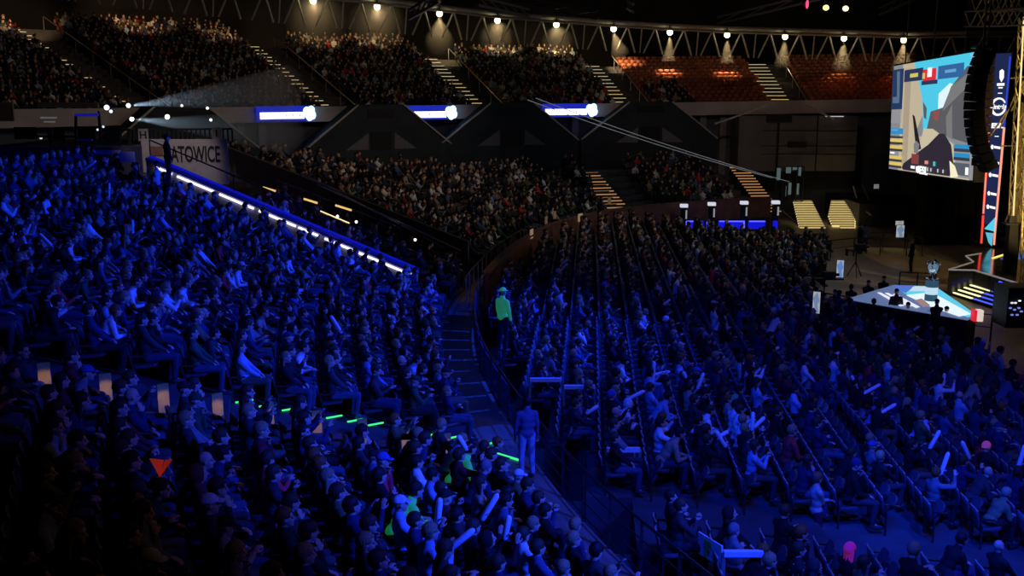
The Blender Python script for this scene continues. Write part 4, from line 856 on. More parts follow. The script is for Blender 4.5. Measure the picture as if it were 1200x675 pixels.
# ------------------------------------------------------------------ line array speakers
root = empty('line_array', at(1140, 60, 46)); tag(root, 'tall curved black line array of speakers hanging before the screen', 'speaker')
pts = [(1149, 64), (1145, 74), (1142, 84), (1140, 94), (1138.5, 104), (1137.5, 114), (1137, 124), (1137, 134), (1137.5, 144), (1139, 154), (1141, 164), (1144, 174), (1148, 184), (1153, 194)]
for i, (px, py) in enumerate(pts):
    nx, ny = pts[min(i + 1, 13)]; px0, py0 = pts[max(i - 1, 0)]; an = math.atan2(nx - px0, ny - py0)
    c = at(px + 4.5, py, 45.5); rot = Matrix.Rotation(-an, 3, 'Y'); mb = MB(); mb.box(c, (.62, .7, .35), rot=rot); mb.box(c + rot @ Vector((-.2, -.36, 0)), (.1, .04, .27), rot=rot); mb.build('speaker_cabinet', M_black, root)
mb = MB(); c = at(1152, 55, 45.5); mb.box(c, (.8, .7, .12)); mb.bar(c, (c.x, c.y, 24), .06); mb.build('flying_frame', M_rail, root)
root = empty('line_array', at(1160, 70, 47)); tag(root, 'second dim line array of speakers between the curved one and the tower', 'speaker')
for i in range(13):
    f = i / 12; c = at(1153 + 5 * math.cos(f * 2.2) - 2, 72 + 118 * f, 47.5); mb = MB(); mb.box(c, (.5, .6, .34)); mb.box(c + Vector((0, -.31, 0)), (.42, .02, .26)); mb.build('speaker_cabinet', mat('dark brown speaker cloth', (.05, .03, .035), .8, noise=.2), root)
c = at(1156, 66, 47.5); mb = MB(); mb.box(c, (.6, .6, .12)); mb.bar(c, (c.x, c.y, 24), .06); mb.build('flying_frame', M_rail, root)
# ------------------------------------------------------------------ golden truss at the frame edge
def lattice(a, b, w, lab, m, nseg, name='stage_truss', r=.035, lit=None):
    a = Vector(a); b = Vector(b); root = empty(name, a); tag(root, lab, 'truss'); d = (b - a).normalized(); q = d.to_track_quat('Z', 'Y').to_matrix(); u = q @ Vector((1, 0, 0)) * w / 2; v = q @ Vector((0, 1, 0)) * w / 2
    cs = [u + v, u - v, -u - v, -u + v]
    for i, c in enumerate(cs): mb = MB(); mb.tube([a + c, b + c], r, 6); mb.build('chord', lit if (lit and i == 1) else m, root)
    for k in range(nseg):
        f0 = k / nseg; f1 = (k + 1) / nseg; mb = MB()
        for i in range(4): c0, c1 = cs[i], cs[(i + 1) % 4]; mb.bar(a.lerp(b, f0) + (c0 if k % 2 else c1), a.lerp(b, f1) + (c1 if k % 2 else c0), r * 1.3)
        mb.build('lacing', m, root)
M_gtr = mat('gold lit truss metal', (.72, .58, .32), .35, .4, noise=.15)
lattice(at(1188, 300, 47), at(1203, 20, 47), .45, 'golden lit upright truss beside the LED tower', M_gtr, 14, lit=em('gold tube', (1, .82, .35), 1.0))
lattice(at(1208, 330, 45), at(1218, 10, 45), .6, 'golden lit upright truss at the frame edge', M_gtr, 14)
lattice(at(1138, 22.5, 50), at(1215, 19, 45), .7, 'horizontal truss running from the dark into golden light, lower one', M_gtr, 9)
lattice(at(1145, 5, 52), at(1215, 3, 47), .7, 'horizontal truss running from the dark into golden light, upper one', M_gtr, 9)
mb = MB()
for (x0, y0, x1, y1) in [(1184, 92, 1200, 90), (1172, 171, 1205, 171), (1185, 130, 1200, 100), (1172, 150, 1190, 110), (1160, 160, 1180, 130), (1178, 260, 1200, 210)]: mb.bar(at(x0, y0, 48), at(x1, y1, 48), .06)
o = mb.build('truss_stay', M_gtr); tag(o, 'thin golden stays crossing between the upright trusses', 'truss')
mb = MB(); a = at(1180, 300, 52); b = at(1230, 120, 52); mb.box(((a.x + b.x) / 2, 52, (a.z + b.z) / 2), (b.x - a.x, .1, b.z - a.z)); o = mb.build('golden_drape', mat('gold drape', (.55, .38, .12), .6, noise=.6, scale=1.2)); tag(o, 'crumpled golden lit drape behind the upright trusses', 'drape')
spot('gold_lamp', (22, 42, 3), (25.5, 50, 7), 900, (1, .70, .25), 80, .6, .1)
spot('gold_lamp', (24, 44, 14), (25, 49, 8), 700, (1, .72, .3), 80, .6, .1)
# podium with camera on the stage
c = at(1188, 262, 46); root = empty('stage_podium', (c.x, c.y, ZM)); tag(root, 'dark podium with a small device on the main stage', 'podium')
mb = MB(); mb.box((c.x, c.y, (ZM + c.z) / 2), (.5, .4, c.z - ZM)); mb.build('column', M_black, root)
mb = MB(); mb.box((c.x, c.y, c.z), (.9, .5, .06)); mb.box((c.x - .1, c.y, c.z + .2), (.3, .2, .3)); mb.build('device', M_rail, root)
# dark seating under the screen
root = empty('dark_drape', at(1100, 215, 62)); tag(root, 'black drape wall under and behind the big screen', 'drape')
mb = MB(); vs = []
for k in range(61):
    x = 25 + k * .35; vs += [(x, 63 + .12 * math.sin(k * 1.7), .01), (x, 63 + .12 * math.sin(k * 1.7), 6.2), (x, 63.1 + .12 * math.sin(k * 1.7), 6.2), (x, 63.1 + .12 * math.sin(k * 1.7), .01)]
mb.add(vs, [(4 * k + i, 4 * k + 4 + i, 4 * k + 4 + (i + 1) % 4, 4 * k + (i + 1) % 4) for k in range(60) for i in range(4)]); mb.build('cloth', M_black, root)
# ================================================================== FIGURES
def V3(*a): return Vector(a)
def ik(a, b, l1, l2, pole):
    a = Vector(a); b = Vector(b); d = b - a; L = min(d.length, (l1 + l2) * .995); d.normalize(); b = a + d * L
    x = (l1 * l1 - l2 * l2 + L * L) / (2 * L); h = math.sqrt(max(1e-6, l1 * l1 - x * x)); p = Vector(pole); p = (p - d * p.dot(d)).normalized()
    return a + d * x + p * h, b
def cap(mb, a, b, r0, r1, n=10):
    a = Vector(a); b = Vector(b); d = b - a; L = d.length
    if L < 1e-4: mb.ell(a, (r0, r0, r0), n, 6); return
    q = d.to_track_quat('Z', 'Y').to_matrix(); ring = []; vs = []
    for k in range(1, 4): ph = math.pi / 2 * (1 - k / 3); ring.append((-r0 * math.sin(ph), r0 * math.cos(ph)))
    for k in range(1, 4): ph = math.pi / 2 * ((k - 1) / 3); ring.append((L + r1 * math.sin(ph), r1 * math.cos(ph)))
    vs.append(a + q @ V3(0, 0, -r0))
    for z, r in ring:
        for i in range(n): t = 2 * math.pi * i / n; vs.append(a + q @ V3(r * math.cos(t), r * math.sin(t), z))
    vs.append(a + q @ V3(0, 0, L + r1)); m = len(ring); fs = [(0, 1 + (i + 1) % n, 1 + i) for i in range(n)]
    for j in range(m - 1): fs += [(1 + j * n + i, 1 + j * n + (i + 1) % n, 1 + (j + 1) * n + (i + 1) % n, 1 + (j + 1) * n + i) for i in range(n)]
    fs += [(1 + (m - 1) * n + i, 1 + (m - 1) * n + (i + 1) % n, len(vs) - 1) for i in range(n)]
    mb.add(vs, fs)
def remesh(mb, voxel, ratio, name, smooth=2):
    me = bpy.data.meshes.new('t'); me.from_pydata(mb.v, [], mb.f); bm = bmesh.new(); bm.from_mesh(me); bmesh.ops.recalc_face_normals(bm, faces=bm.faces); bm.to_mesh(me); bm.free()
    o = bpy.data.objects.new('t', me); COL.objects.link(o)
    m = o.modifiers.new('r', 'REMESH'); m.mode = 'VOXEL'; m.voxel_size = voxel
    if smooth: m = o.modifiers.new('s', 'SMOOTH'); m.iterations = smooth; m.factor = .5
    if ratio < 1: m = o.modifiers.new('d', 'DECIMATE'); m.ratio = ratio
    dg = bpy.context.evaluated_depsgraph_get(); r = bpy.data.meshes.new_from_object(o.evaluated_get(dg)); r.name = name
    bpy.data.objects.remove(o); bpy.data.meshes.remove(me); r.polygons.foreach_set('use_smooth', [True] * len(r.polygons)); return r
POSES = {  # lean deg, right wrist, left wrist, head yaw, head pitch, stand
 'hands resting': (-6, (.34, -.10, .64), (.33, .11, .64), 0, 2, 0),
 'hand on chin': (8, (.22, -.05, 1.02), (.36, .12, .66), 6, 4, 0),
 'leaning forward': (34, (.52, -.06, .66), (.52, .08, .66), -5, -6, 0),
 'holding phone': (4, (.36, -.06, .88), (.37, .07, .88), -4, 16, 0),
 'arms folded': (-8, (.20, .12, .86), (.22, -.12, .83), 10, 0, 0),
 'hands raised': (0, (.34, -.22, 1.22), (.36, .18, 1.12), 0, -6, 0),
 'clapping': (4, (.34, -.03, 1.0), (.34, .05, 1.0), 4, 0, 0),
 'standing': (0, (.10, -.26, .78), (.14, .25, .80), 0, 2, 1),
 'standing with arms folded': (-3, (.22, .10, 1.26), (.23, -.10, 1.22), 8, 2, 1)}
PN = list(POSES)
def figure(pn):
    lean, RW, LW, yaw, pit, stand = POSES[pn]; l = math.radians(lean)
    pz = .98 if stand else .56; P = V3(0, 0, pz); ax = V3(math.sin(l), 0, math.cos(l)); S = P + ax * .46; N0 = S + ax * .07
    fwd = V3(math.cos(l), 0, -math.sin(l)); Hd = N0 + V3(math.sin(l * .6), 0, math.cos(l * .6)) * .165 + V3(.03, 0, 0)
    Rh = Matrix.Rotation(math.radians(yaw), 3, 'Z') @ Matrix.Rotation(math.radians(pit + lean * .3), 3, 'Y')
    h = lambda x, y, z: Hd + Rh @ V3(x, y, z)
    body = MB(); jac = MB(); tro = MB(); shs = []
    # head: skull, face, jaw, nose, ears, brow
    body.ell(h(-.012, 0, .025), (.098, .077, .10), 18, 12, rot=Rh); body.ell(h(.03, 0, -.035), (.068, .060, .085), 16, 10, rot=Rh)
    body.ell(h(.062, 0, -.092), (.030, .030, .022), 10, 8, rot=Rh)
    cap(body, h(.088, 0, .012), h(.113, 0, -.025), .009, .0155, 8); cap(body, h(.077, -.035, .030), h(.077, .035, .030), .012, .012, 8)
    cap(body, h(.085, -.016, -.058), h(.085, .016, -.058), .0105, .0105, 8)
    for sg in (-1, 1): body.ell(h(-.008, sg * .079, -.005), (.020, .010, .031), 8, 6, rot=Rh); body.ell(h(.058, sg * .040, -.028), (.022, .020, .02), 8, 6, rot=Rh)
    cap(body, N0 - ax * .05, h(-.02, 0, -.06), .062, .056, 12)
    # trunk
    def trunk(mb, e):
        mb.ell(P + ax * .02, (.115 + e, .165 + e, .12 + e), 16, 10); mb.ell(P + ax * .20, (.105 + e, .150 + e, .16 + e), 16, 10, rot=Matrix.Rotation(l, 3, 'Y'))
        mb.ell(P + ax * .36, (.115 + e, .170 + e, .15 + e), 16, 10, rot=Matrix.Rotation(l, 3, 'Y')); cap(mb, S + V3(0, -.145, -.018), S + V3(0, .145, -.018), .066 + e, .066 + e, 12)
        cap(mb, S, N0 + ax * (.0 if e < 0 else .022), .092 + e, .064 + e, 12)
    trunk(body, -.012); trunk(jac, .014)
    hands = []
    for sg, Wt in ((-1, RW), (1, LW)):
        sh = S + V3(0, sg * .175, -.02); el, wr = ik(sh, Wt, .28, .25, (-.25, sg * .55, -1)); hands.append(wr)
        cap(body, sh, el, .040, .034); cap(body, el, wr, .036, .025); cap(jac, sh, el, .071, .058); cap(jac, el, el.lerp(wr, .93), .053, .038)
        d = (wr - el).normalized(); side = d.cross(V3(0, 0, 1)); side = side.normalized() if side.length > .1 else V3(0, 1, 0); nrm = side.cross(d)
        if nrm.z > 0: nrm = -nrm
        q = Matrix((d, side, nrm)).transposed(); body.ell(wr + d * .045, (.048, .038, .016), 10, 8, rot=q)
        for i, (y, ln) in enumerate(((-.030, .058), (-.010, .068), (.010, .064), (.029, .050))):
            b0 = wr + d * .080 + side * y; b1 = b0 + d * ln * .55 + nrm * .010; b2 = b1 + d * ln * .40 + nrm * .026; cap(body, b0, b1, .0095, .009, 6); cap(body, b1, b2, .009, .008, 6)
        tb = wr + d * .02 + side * (-sg * .034); t1 = tb + d * .032 + side * (-sg * .024) + nrm * .012; cap(body, tb, t1, .013, .011, 6); cap(body, t1, t1 + d * .03 + nrm * .012, .011, .009, 6)
    for sg in (-1, 1):
        sho = MB(); shs.append(sho)
        hp = P + V3(0, sg * .09, -.01)
        kn, an = (V3(.50, sg * .15, .53), V3(.46, sg * .15, .09)) if not stand else (V3(.03, sg * .11, .52), V3(-.02, sg * .12, .09))
        for mb, e in ((body, -.014), (tro, .010)):
            cap(mb, hp, kn, .088 + e, .062 + e, 12); cap(mb, kn, kn.lerp(an, .35), .060 + e, .057 + e, 12); cap(mb, kn.lerp(an, .3), an + V3(0, 0, .03), .058 + e, .042 + e * 1.6, 12)
        cap(body, an, an + V3(.12, 0, -.045), .032, .028); cap(sho, an + V3(-.02, 0, -.035), an + V3(.17, 0, -.05), .047, .038, 10); sho.ell(an + V3(.08, 0, -.07), (.15, .048, .022))
        cap(sho, an + V3(0, 0, -.03), an + V3(0, 0, .02), .047, .043, 10)
    tro.ell(P, (.12, .17, .115), 14, 10)
    bm_ = remesh(body, .0085, .42, 'person', 1)
    bm_.materials.append(M_skin); bm_.materials.append(M_eye); bm_.materials.append(M_lip)
    e1, e2, lp = h(.078, -.030, .006), h(.078, .030, .006), h(.096, 0, -.058)
    mi = [0] * len(bm_.polygons)
    for p in bm_.polygons:
        c = p.center
        if (c - e1).length < .0155 or (c - e2).length < .0155: mi[p.index] = 1
        else:
            q = Rh.transposed() @ (c - lp)
            if abs(q.z) < .009 and abs(q.y) < .024 and q.x > -.02: mi[p.index] = 2
    bm_.polygons.foreach_set('material_index', mi)
    jm = remesh(jac, .018, .5, 'jacket'); tm = remesh(tro, .018, .5, 'trousers'); sms = [remesh(x, .014, .5, 'shoe') for x in shs]
    jm.materials.append(M_cloth); tm.materials.append(M_cloth); [x.materials.append(M_shoe) for x in sms]
    return dict(body=bm_, jacket=jm, trousers=tm, shoes=sms, Hd=Hd, Rh=Rh, hands=hands)
def headgear(kind, f):
    Hd, Rh = f['Hd'], f['Rh']; h = lambda x, y, z: Hd + Rh @ V3(x, y, z); mb = MB()
    if kind in ('short hair', 'long hair', 'ponytail'):
        g = MB(); g.ell(V3(-.020, 0, .032), (.107, .087, .108), 24, 16)
        keep = []
        for fc in g.f:
            c = sum((Vector(g.v[i]) for i in fc), Vector()) / len(fc)
            if c.x > .045 and c.z < .075 or c.z < -.055 or (c.x > -.01 and c.z < .03): continue
            keep.append(fc)
        mb.add([h(*v) for v in g.v], keep); me = bpy.data.meshes.new('hair'); me.from_pydata(mb.v, [], mb.f)
        o = bpy.data.objects.new('t', me); COL.objects.link(o); m = o.modifiers.new('s', 'SOLIDIFY'); m.thickness = .018; m.offset = .3
        r = bpy.data.meshes.new_from_object(o.evaluated_get(bpy.context.evaluated_depsgraph_get())); bpy.data.objects.remove(o); me = r
        if kind != 'short hair':
            x = MB()
            if kind == 'long hair':
                for y in (-.065, -.035, 0, .035, .065): cap(x, h(-.055 + abs(y) * .4, y, .03), h(-.085 + abs(y) * .6, y * 1.25, -.25), .038, .022, 8)
            else: cap(x, h(-.11, 0, .05), h(-.16, 0, -.14), .035, .012, 8)
            b = bmesh.new(); b.from_mesh(me); t = bpy.data.meshes.new('t'); t.from_pydata(x.v, [], x.f); b.from_mesh(t); bmesh.ops.recalc_face_normals(b, faces=b.faces); b.to_mesh(me); b.free()
        mt = M_hair
    elif kind == 'cap':
        g = MB(); g.ell(V3(-.012, 0, .040), (.110, .088, .098), 24, 16); keep = [fc for fc in g.f if sum(g.v[i][2] for i in fc) / len(fc) > .040]
        mb.add([h(*v) for v in g.v], keep)
        br = []
        for k in range(9): a = math.radians(-58 + 116 * k / 8); br += [h(.07 * math.cos(a) - .0, .084 * math.sin(a), .050), h(.07 + .095 * math.cos(a) * 1.0, .082 * math.sin(a), .034)]
        mb.add(br, [(2 * k, 2 * k + 1, 2 * k + 3, 2 * k + 2) for k in range(8)]); mb.ell(h(-.012, 0, .138), (.009, .009, .006), 8, 5)
        me = bpy.data.meshes.new('cap'); me.from_pydata(mb.v, [], mb.f); o = bpy.data.objects.new('t', me); COL.objects.link(o); m = o.modifiers.new('s', 'SOLIDIFY'); m.thickness = .006
        r = bpy.data.meshes.new_from_object(o.evaluated_get(bpy.context.evaluated_depsgraph_get())); bpy.data.objects.remove(o); me = r; mt = M_cloth
    else:   # beanie, hood
        x = MB()
        if kind == 'beanie': x.ell(h(-.014, 0, .048), (.112, .092, .108), 18, 12, rot=Rh); cap(x, h(-.10, -.02, .01), h(-.10, .02, .01), .03, .03, 8)
        else: x.ell(h(-.035, 0, .015), (.115, .105, .135), 18, 12, rot=Rh); cap(x, h(-.07, -.07, -.12), h(-.07, .07, -.12), .05, .05, 8)
        me = remesh(x, .016, .6, kind); mt = M_cloth
        b = bmesh.new(); b.from_mesh(me); q = Rh.transposed()
        kill = [f_ for f_ in b.faces if (lambda c: (c.x > .035 and c.z < (.045 if kind == 'beanie' else .075)) or c.z < (.0 if kind == 'beanie' else -.22))(q @ (f_.calc_center_median() - Hd))]
        bmesh.ops.delete(b, geom=kill, context='FACES'); b.to_mesh(me); b.free()
    me.name = kind.replace(' ', '_'); me.materials.clear(); me.materials.append(mt); me.polygons.foreach_set('use_smooth', [True] * len(me.polygons)); return me
FIG = {p: figure(p) for p in PN}
HG = {}
def hg(kind, pose):
    if kind == 'bald head': return None
    if (kind, pose) not in HG: HG[(kind, pose)] = headgear(kind, FIG[pose])
    return HG[(kind, pose)]
TOPS = [('black', (.010, .010, .012), 38), ('navy', (.02, .03, .09), 16), ('charcoal', (.04, .04, .045), 16), ('grey', (.2, .2, .21), 5), ('white', (.8, .8, .8), 6), ('pale blue', (.3, .42, .6), 4), ('dark green', (.03, .09, .05), 4), ('maroon', (.16, .02, .03), 4), ('red', (.6, .04, .04), 3), ('denim', (.07, .12, .22), 5), ('olive', (.13, .13, .06), 4), ('beige', (.4, .33, .24), 3)]
HAIRS = [('short hair', 50), ('long hair', 12), ('ponytail', 5), ('cap', 7), ('beanie', 4), ('bald head', 2), ('hood', 4)]
HC = [('black', (.012, .010, .010), 3), ('brown', (.06, .035, .02), 5), ('fair', (.35, .24, .12), 2), ('ginger', (.25, .08, .02), 1)]
CAPC = [('black', (.02, .02, .02)), ('white', (.7, .7, .7)), ('black', (.02, .02, .02)), ('dark green', (.03, .07, .04)), ('navy', (.03, .04, .12)), ('grey', (.2, .2, .2)), ('blue', (.06, .12, .4))]
TROU = [(.03, .04, .08), (.015, .015, .02), (.06, .08, .14), (.1, .09, .08), (.05, .05, .055)]
def wpick(L): return random.choices(L, [x[-1] for x in L])[0]
# ------------------------------------------------------------------ every place in the hall
SPOTS = []   # dict(kind zone, pos, yaw, occ, row, col)
PITCHL = .56; G_T = np.array([G_D[1], -G_D[0]]); G_T = G_T if G_T[1] > 0 else -G_T
def faceyaw(x, y, nx, ny, bias):
    d = np.array([nx, ny]); g = np.array([24 - x, 50 - y]); g /= np.hypot(*g); v = d * (1 - bias) + g * bias; return math.atan2(v[1], v[0])
COLW = ['first', 'second', 'third', 'fourth', 'fifth', 'sixth', 'seventh', 'eighth', 'ninth', 'tenth', 'eleventh', 'twelfth', 'thirteenth', 'fourteenth', 'fifteenth', 'sixteenth', 'seventeenth', 'eighteenth', 'nineteenth', 'twentieth']
def ordw(n):
    if n <= 20: return COLW[n - 1]
    t = {2: 'twenty', 3: 'thirty', 4: 'forty', 5: 'fifty', 6: 'sixty'}[n // 10]; return t + 'ieth' if n % 10 == 0 and 0 else (t + '-' + COLW[n % 10 - 1] if n % 10 else {20: 'twentieth', 30: 'thirtieth', 40: 'fortieth', 50: 'fiftieth', 60: 'sixtieth'}[n])
def add_curve(zone, s0, s1, rows, s_ref, occ, gaps, pitch=PITCHL, bias=.35, r0=0):
    for k in range(r0, rows):
        o = O0 + TREAD * k + .62
        for sg in (-1, 1):
            s = s_ref + sg * (.72 + pitch / 2); c = 1
            if zone == 'L':
                p, t, n = pc(S_GA); s = S_GA; ln = lambda s_: float(np.dot((lambda z_: z_[0] + z_[2] * o)(pc(s_)) - G_P, G_T))
                while sg * ln(s) < (2.5 if sg < 0 else .72) and s0 < s < s1: s += sg * .04
                while sg * ln(s) > (2.7 if sg < 0 else .95) and s0 < s < s1: s -= sg * .04
            while s0 < s < s1:
                p, t, n = pc(s); q = p + n * o; ok = all(not (a < s < b) for a, b in gaps)
                if zone == 'F' and any(abs((q[0] - l[0][0]) * l[1][1] - (q[1] - l[0][1]) * l[1][0]) < 1.05 or -3.0 < (q[1] - l[0][1]) * l[1][0] - (q[0] - l[0][0]) * l[1][1] < -1.0 for l in LINES): ok = False
                if zone == 'F' and k >= rowsF(s): ok = False
                if ok: SPOTS.append(dict(z=zone, p=(q[0], q[1], tier_z(k)), seatyaw=math.atan2(-n[1], -n[0]), yaw=faceyaw(q[0], q[1], -n[0], -n[1], bias), occ=random.random() < occ, row=k + 1, col=c, side=sg))
                loc = np.hypot(*(off(s + .5, o) - off(s - .5, o))); s += sg * pitch / loc; c += 1
add_curve('L', s_at(6.5), S_LW - .8, NL, S_GA, .95, [], bias=.04)
add_curve('M', S_LW + .8, S_LW + 4.2, 9, S_LW - .1, .75, [])
s1_ = s_at(63.6)
add_curve('F', S_DW + .9, S_END - 1.5, NF, s1_, .93, [(s_at(52.5) - .6, s_at(52.5) + .6)], bias=.3)
for j in range(NB):
    s = BS0 + BPITCH * j
    for sg in (-1, 1):
        t = 18.85 + sg * (.85 + 1.2 * .5); c = 1
        t = 20.3 if sg > 0 else 17.4
        while 9 < t < 62.5:
            if b_ok(s, t) and not (s < 3.2 and t < 12):
                x, y = bpos(s, t); near = t < 27 and s > 4.0
                SPOTS.append(dict(z='B', p=(x, y, b_z(s)), seatyaw=math.atan2(BN[1], BN[0]), yaw=faceyaw(x, y, BN[0], BN[1], .3), occ=random.random() < (.42 if near else .80 if t < 40 else .93), row=j + 1, col=c, side=sg))
            t += sg * .56; c += 1
for bi, (a0, a1, nr) in enumerate(BAYS):
    for k in range(nr):
        r = UR + .8 + UT * k + .5; stp = math.degrees(.53 / r); a = a0 + .9
        right_gap = 1.6
        while a < a1 - .8:
            if bi and a - a0 < right_gap + .6: a += stp; continue
            x, y = up(a, r); d = UC - np.array([x, y]); d /= np.hypot(*d)
            if bi < 5: oc = .94
            elif bi == 5: oc = .9 if (a < -9.3 + k * .0 and k < 12) or (a < -6.0 and k < 6) else .0
            else: oc = 0
            SPOTS.append(dict(z='U', p=(x, y, up_z(a, k)), seatyaw=math.atan2(d[1], d[0]), yaw=faceyaw(x, y, d[0], d[1], .25), occ=random.random() < oc, row=k + 1, col=0, side=1, bay=bi))
            a += stp
for S_ in SPOTS:
    px, py, d = proj((S_['p'][0], S_['p'][1], S_['p'][2] + 1.1)); S_['px'], S_['py'], S_['d'] = px, py, d
SPOTS = [S_ for S_ in SPOTS if S_['d'] > 3 and -35 < S_['px'] < 1235 and -45 < S_['py'] < 730]
# appearance
for S_ in SPOTS:
    tn, tc, _ = wpick(TOPS); S_['top'] = (tn, tc); k, _ = wpick(HAIRS); S_['head'] = k
    if k in ('cap', 'beanie'): S_['hc'] = random.choice(CAPC)
    elif k == 'hood': S_['hc'] = (tn, tc)
    else: n_, c_, _ = wpick(HC); S_['hc'] = (n_, c_)
    S_['pose'] = random.choices(PN[:7], [24, 15, 18, 12, 12, 5, 10])[0]; S_['tr'] = random.choice(TROU); S_['mir'] = random.random() < .5
    S_['y'] = S_['yaw'] + random.gauss(0, .16); S_['sc'] = random.uniform(.94, 1.05)
def nearest_spot(px, py, zones='LB', need=True, used=set()):
    b = min((q for q in SPOTS if q['z'] in zones and q['occ'] and id(q) not in used), key=lambda q: (q['px'] - px) ** 2 + (q['py'] - py) ** 2); used.add(id(b)); return b
GREENV = ('bright green', (.04, .85, .18)); RED = ('red', (.95, .05, .08))
OVR = [(325, 532, RED, 'short hair', ('brown', (.06, .035, .02)), 'holding phone'), (428, 562, RED, 'cap', ('navy', (.1, .12, .4)), 'hand on chin'), (450, 590, GREENV, 'short hair', ('black', (.01, .01, .01)), 'leaning forward'),
 (537, 527, GREENV, 'short hair', ('black', (.01, .01, .01)), 'leaning forward'), (455, 612, ('pale blue', (.4, .5, .75)), 'cap', ('white', (.7, .7, .75)), 'hands resting'), (488, 560, ('white', (.85, .85, .85)), 'short hair', ('black', (.01, .01, .01)), 'hands resting'),
 (200, 545, ('navy', (.02, .03, .09)), 'short hair', ('black', (.01, .01, .01)), 'leaning forward'), (38, 222, ('white', (.8, .8, .8)), 'short hair', ('brown', (.05, .03, .02)), 'leaning forward'), (184, 200, ('pale blue', (.5, .6, .8)), 'short hair', ('black', (.01, .01, .01)), 'standing'),
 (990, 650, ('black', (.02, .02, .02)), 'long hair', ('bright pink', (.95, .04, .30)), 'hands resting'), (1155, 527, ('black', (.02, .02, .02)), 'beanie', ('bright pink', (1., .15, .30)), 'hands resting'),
 (930, 655, ('dotted black', (.03, .03, .03)), 'short hair', ('brown', (.05, .03, .02)), 'hands resting'), (1050, 560, ('black', (.02, .02, .02)), 'short hair', ('fair', (.5, .38, .2)), 'hands resting'), (790, 545, ('beige', (.5, .3, .18)), 'short hair', ('black', (.01, .01, .01)), 'leaning forward'),
 (770, 530, ('white', (.8, .8, .85)), 'short hair', ('black', (.01, .01, .01)), 'hands raised'), (845, 490, ('white', (.8, .8, .85)), 'short hair', ('black', (.01, .01, .01)), 'holding phone'), (830, 462, ('bright green', (.1, .5, .25)), 'short hair', ('black', (.01, .01, .01)), 'leaning forward'),
 (1065, 490, ('pale blue', (.4, .5, .8)), 'short hair', ('black', (.01, .01, .01)), 'leaning forward'), (930, 465, ('pale blue', (.4, .5, .7)), 'short hair', ('brown', (.05, .03, .02)), 'hands resting'), (1020, 480, ('denim', (.15, .25, .5)), 'short hair', ('black', (.01, .01, .01)), 'leaning forward'),
 (1125, 580, ('charcoal', (.05, .05, .05)), 'bald head', ('brown', (.1, .1, .1)), 'leaning forward'), (1150, 625, ('black', (.02, .02, .02)), 'bald head', ('brown', (.1, .1, .1)), 'hands resting'), (1175, 590, ('olive', (.2, .2, .1)), 'short hair', ('fair', (.35, .3, .2)), 'leaning forward'),
 (440, 425, ('denim', (.15, .25, .5)), 'short hair', ('black', (.01, .01, .01)), 'hands resting'), (470, 425, ('pale blue', (.4, .5, .8)), 'short hair', ('black', (.01, .01, .01)), 'leaning forward'), (150, 640, ('black', (.02, .02, .02)), 'short hair', ('black', (.01, .01, .01)), 'hands resting'),
 (90, 600, ('pale blue', (.3, .35, .5)), 'cap', ('black', (.02, .02, .02)), 'hand on chin'), (275, 590, ('black', (.02, .02, .02)), 'short hair', ('brown', (.05, .03, .02)), 'hand on chin'), (225, 620, ('black', (.02, .02, .02)), 'cap', ('white', (.6, .75, .9)), 'hands resting'), (370, 640, ('black', (.02, .02, .02)), 'short hair', ('brown', (.06, .03, .02)), 'hand on chin')]
for (px, py, top, head, hc, pose) in OVR:
    q = nearest_spot(px, py); q.update(top=top, head=head, hc=hc, pose=pose, ovr=True)
# people who hold inflated clapper sticks: photo position of the stick's middle, its length in the frame and its angle
STICKS = [(501, 622, 33, 84), (531, 641, 38, 38), (545, 655, 40, 58), (560, 662, 32, 78), (535, 556, 22, -62), (381, 407, 26, -62), (738, 467, 26, 26), (773, 445, 24, 10), (771, 452, 26, 88), (809, 461, 24, -62), (816, 462, 22, 70), (695, 488, 16, 34), (845, 528, 26, -60), (820, 553, 16, 30),
 (876, 515, 24, 88), (884, 510, 22, 45), (1003, 484, 26, 28), (1014, 494, 24, 30), (995, 472, 20, -60), (1092, 527, 26, 62), (1100, 600, 30, 72), (1136, 593, 28, -62), (1188, 572, 32, 75), (1195, 588, 18, 22), (783, 364, 12, 38), (878, 442, 14, 88), (974, 421, 14, 20), (1120, 455, 16, 85), (1140, 404, 14, 62),
 (905, 414, 14, 30), (1068, 391, 20, 30), (194, 322, 18, 40), (100, 195, 18, 35), (127, 228, 18, 86), (154, 290, 22, 25), (152, 277, 20, 88), (50, 312, 22, -50), (55, 240, 18, 30), (30, 228, 12, 30), (667, 325, 16, 48), (700, 302, 14, -48), (708, 300, 14, 50), (655, 314, 12, 40), (465, 382, 14, -55)]
for q in STICKS:
    b = nearest_spot(q[0] - 6, q[1] - 6, used=set(id(x) for x in SPOTS if x.get('ovr') or x.get('stick'))); b['stick'] = q; b['pose'] = 'clapping' if abs(q[3]) < 50 else 'hands raised'
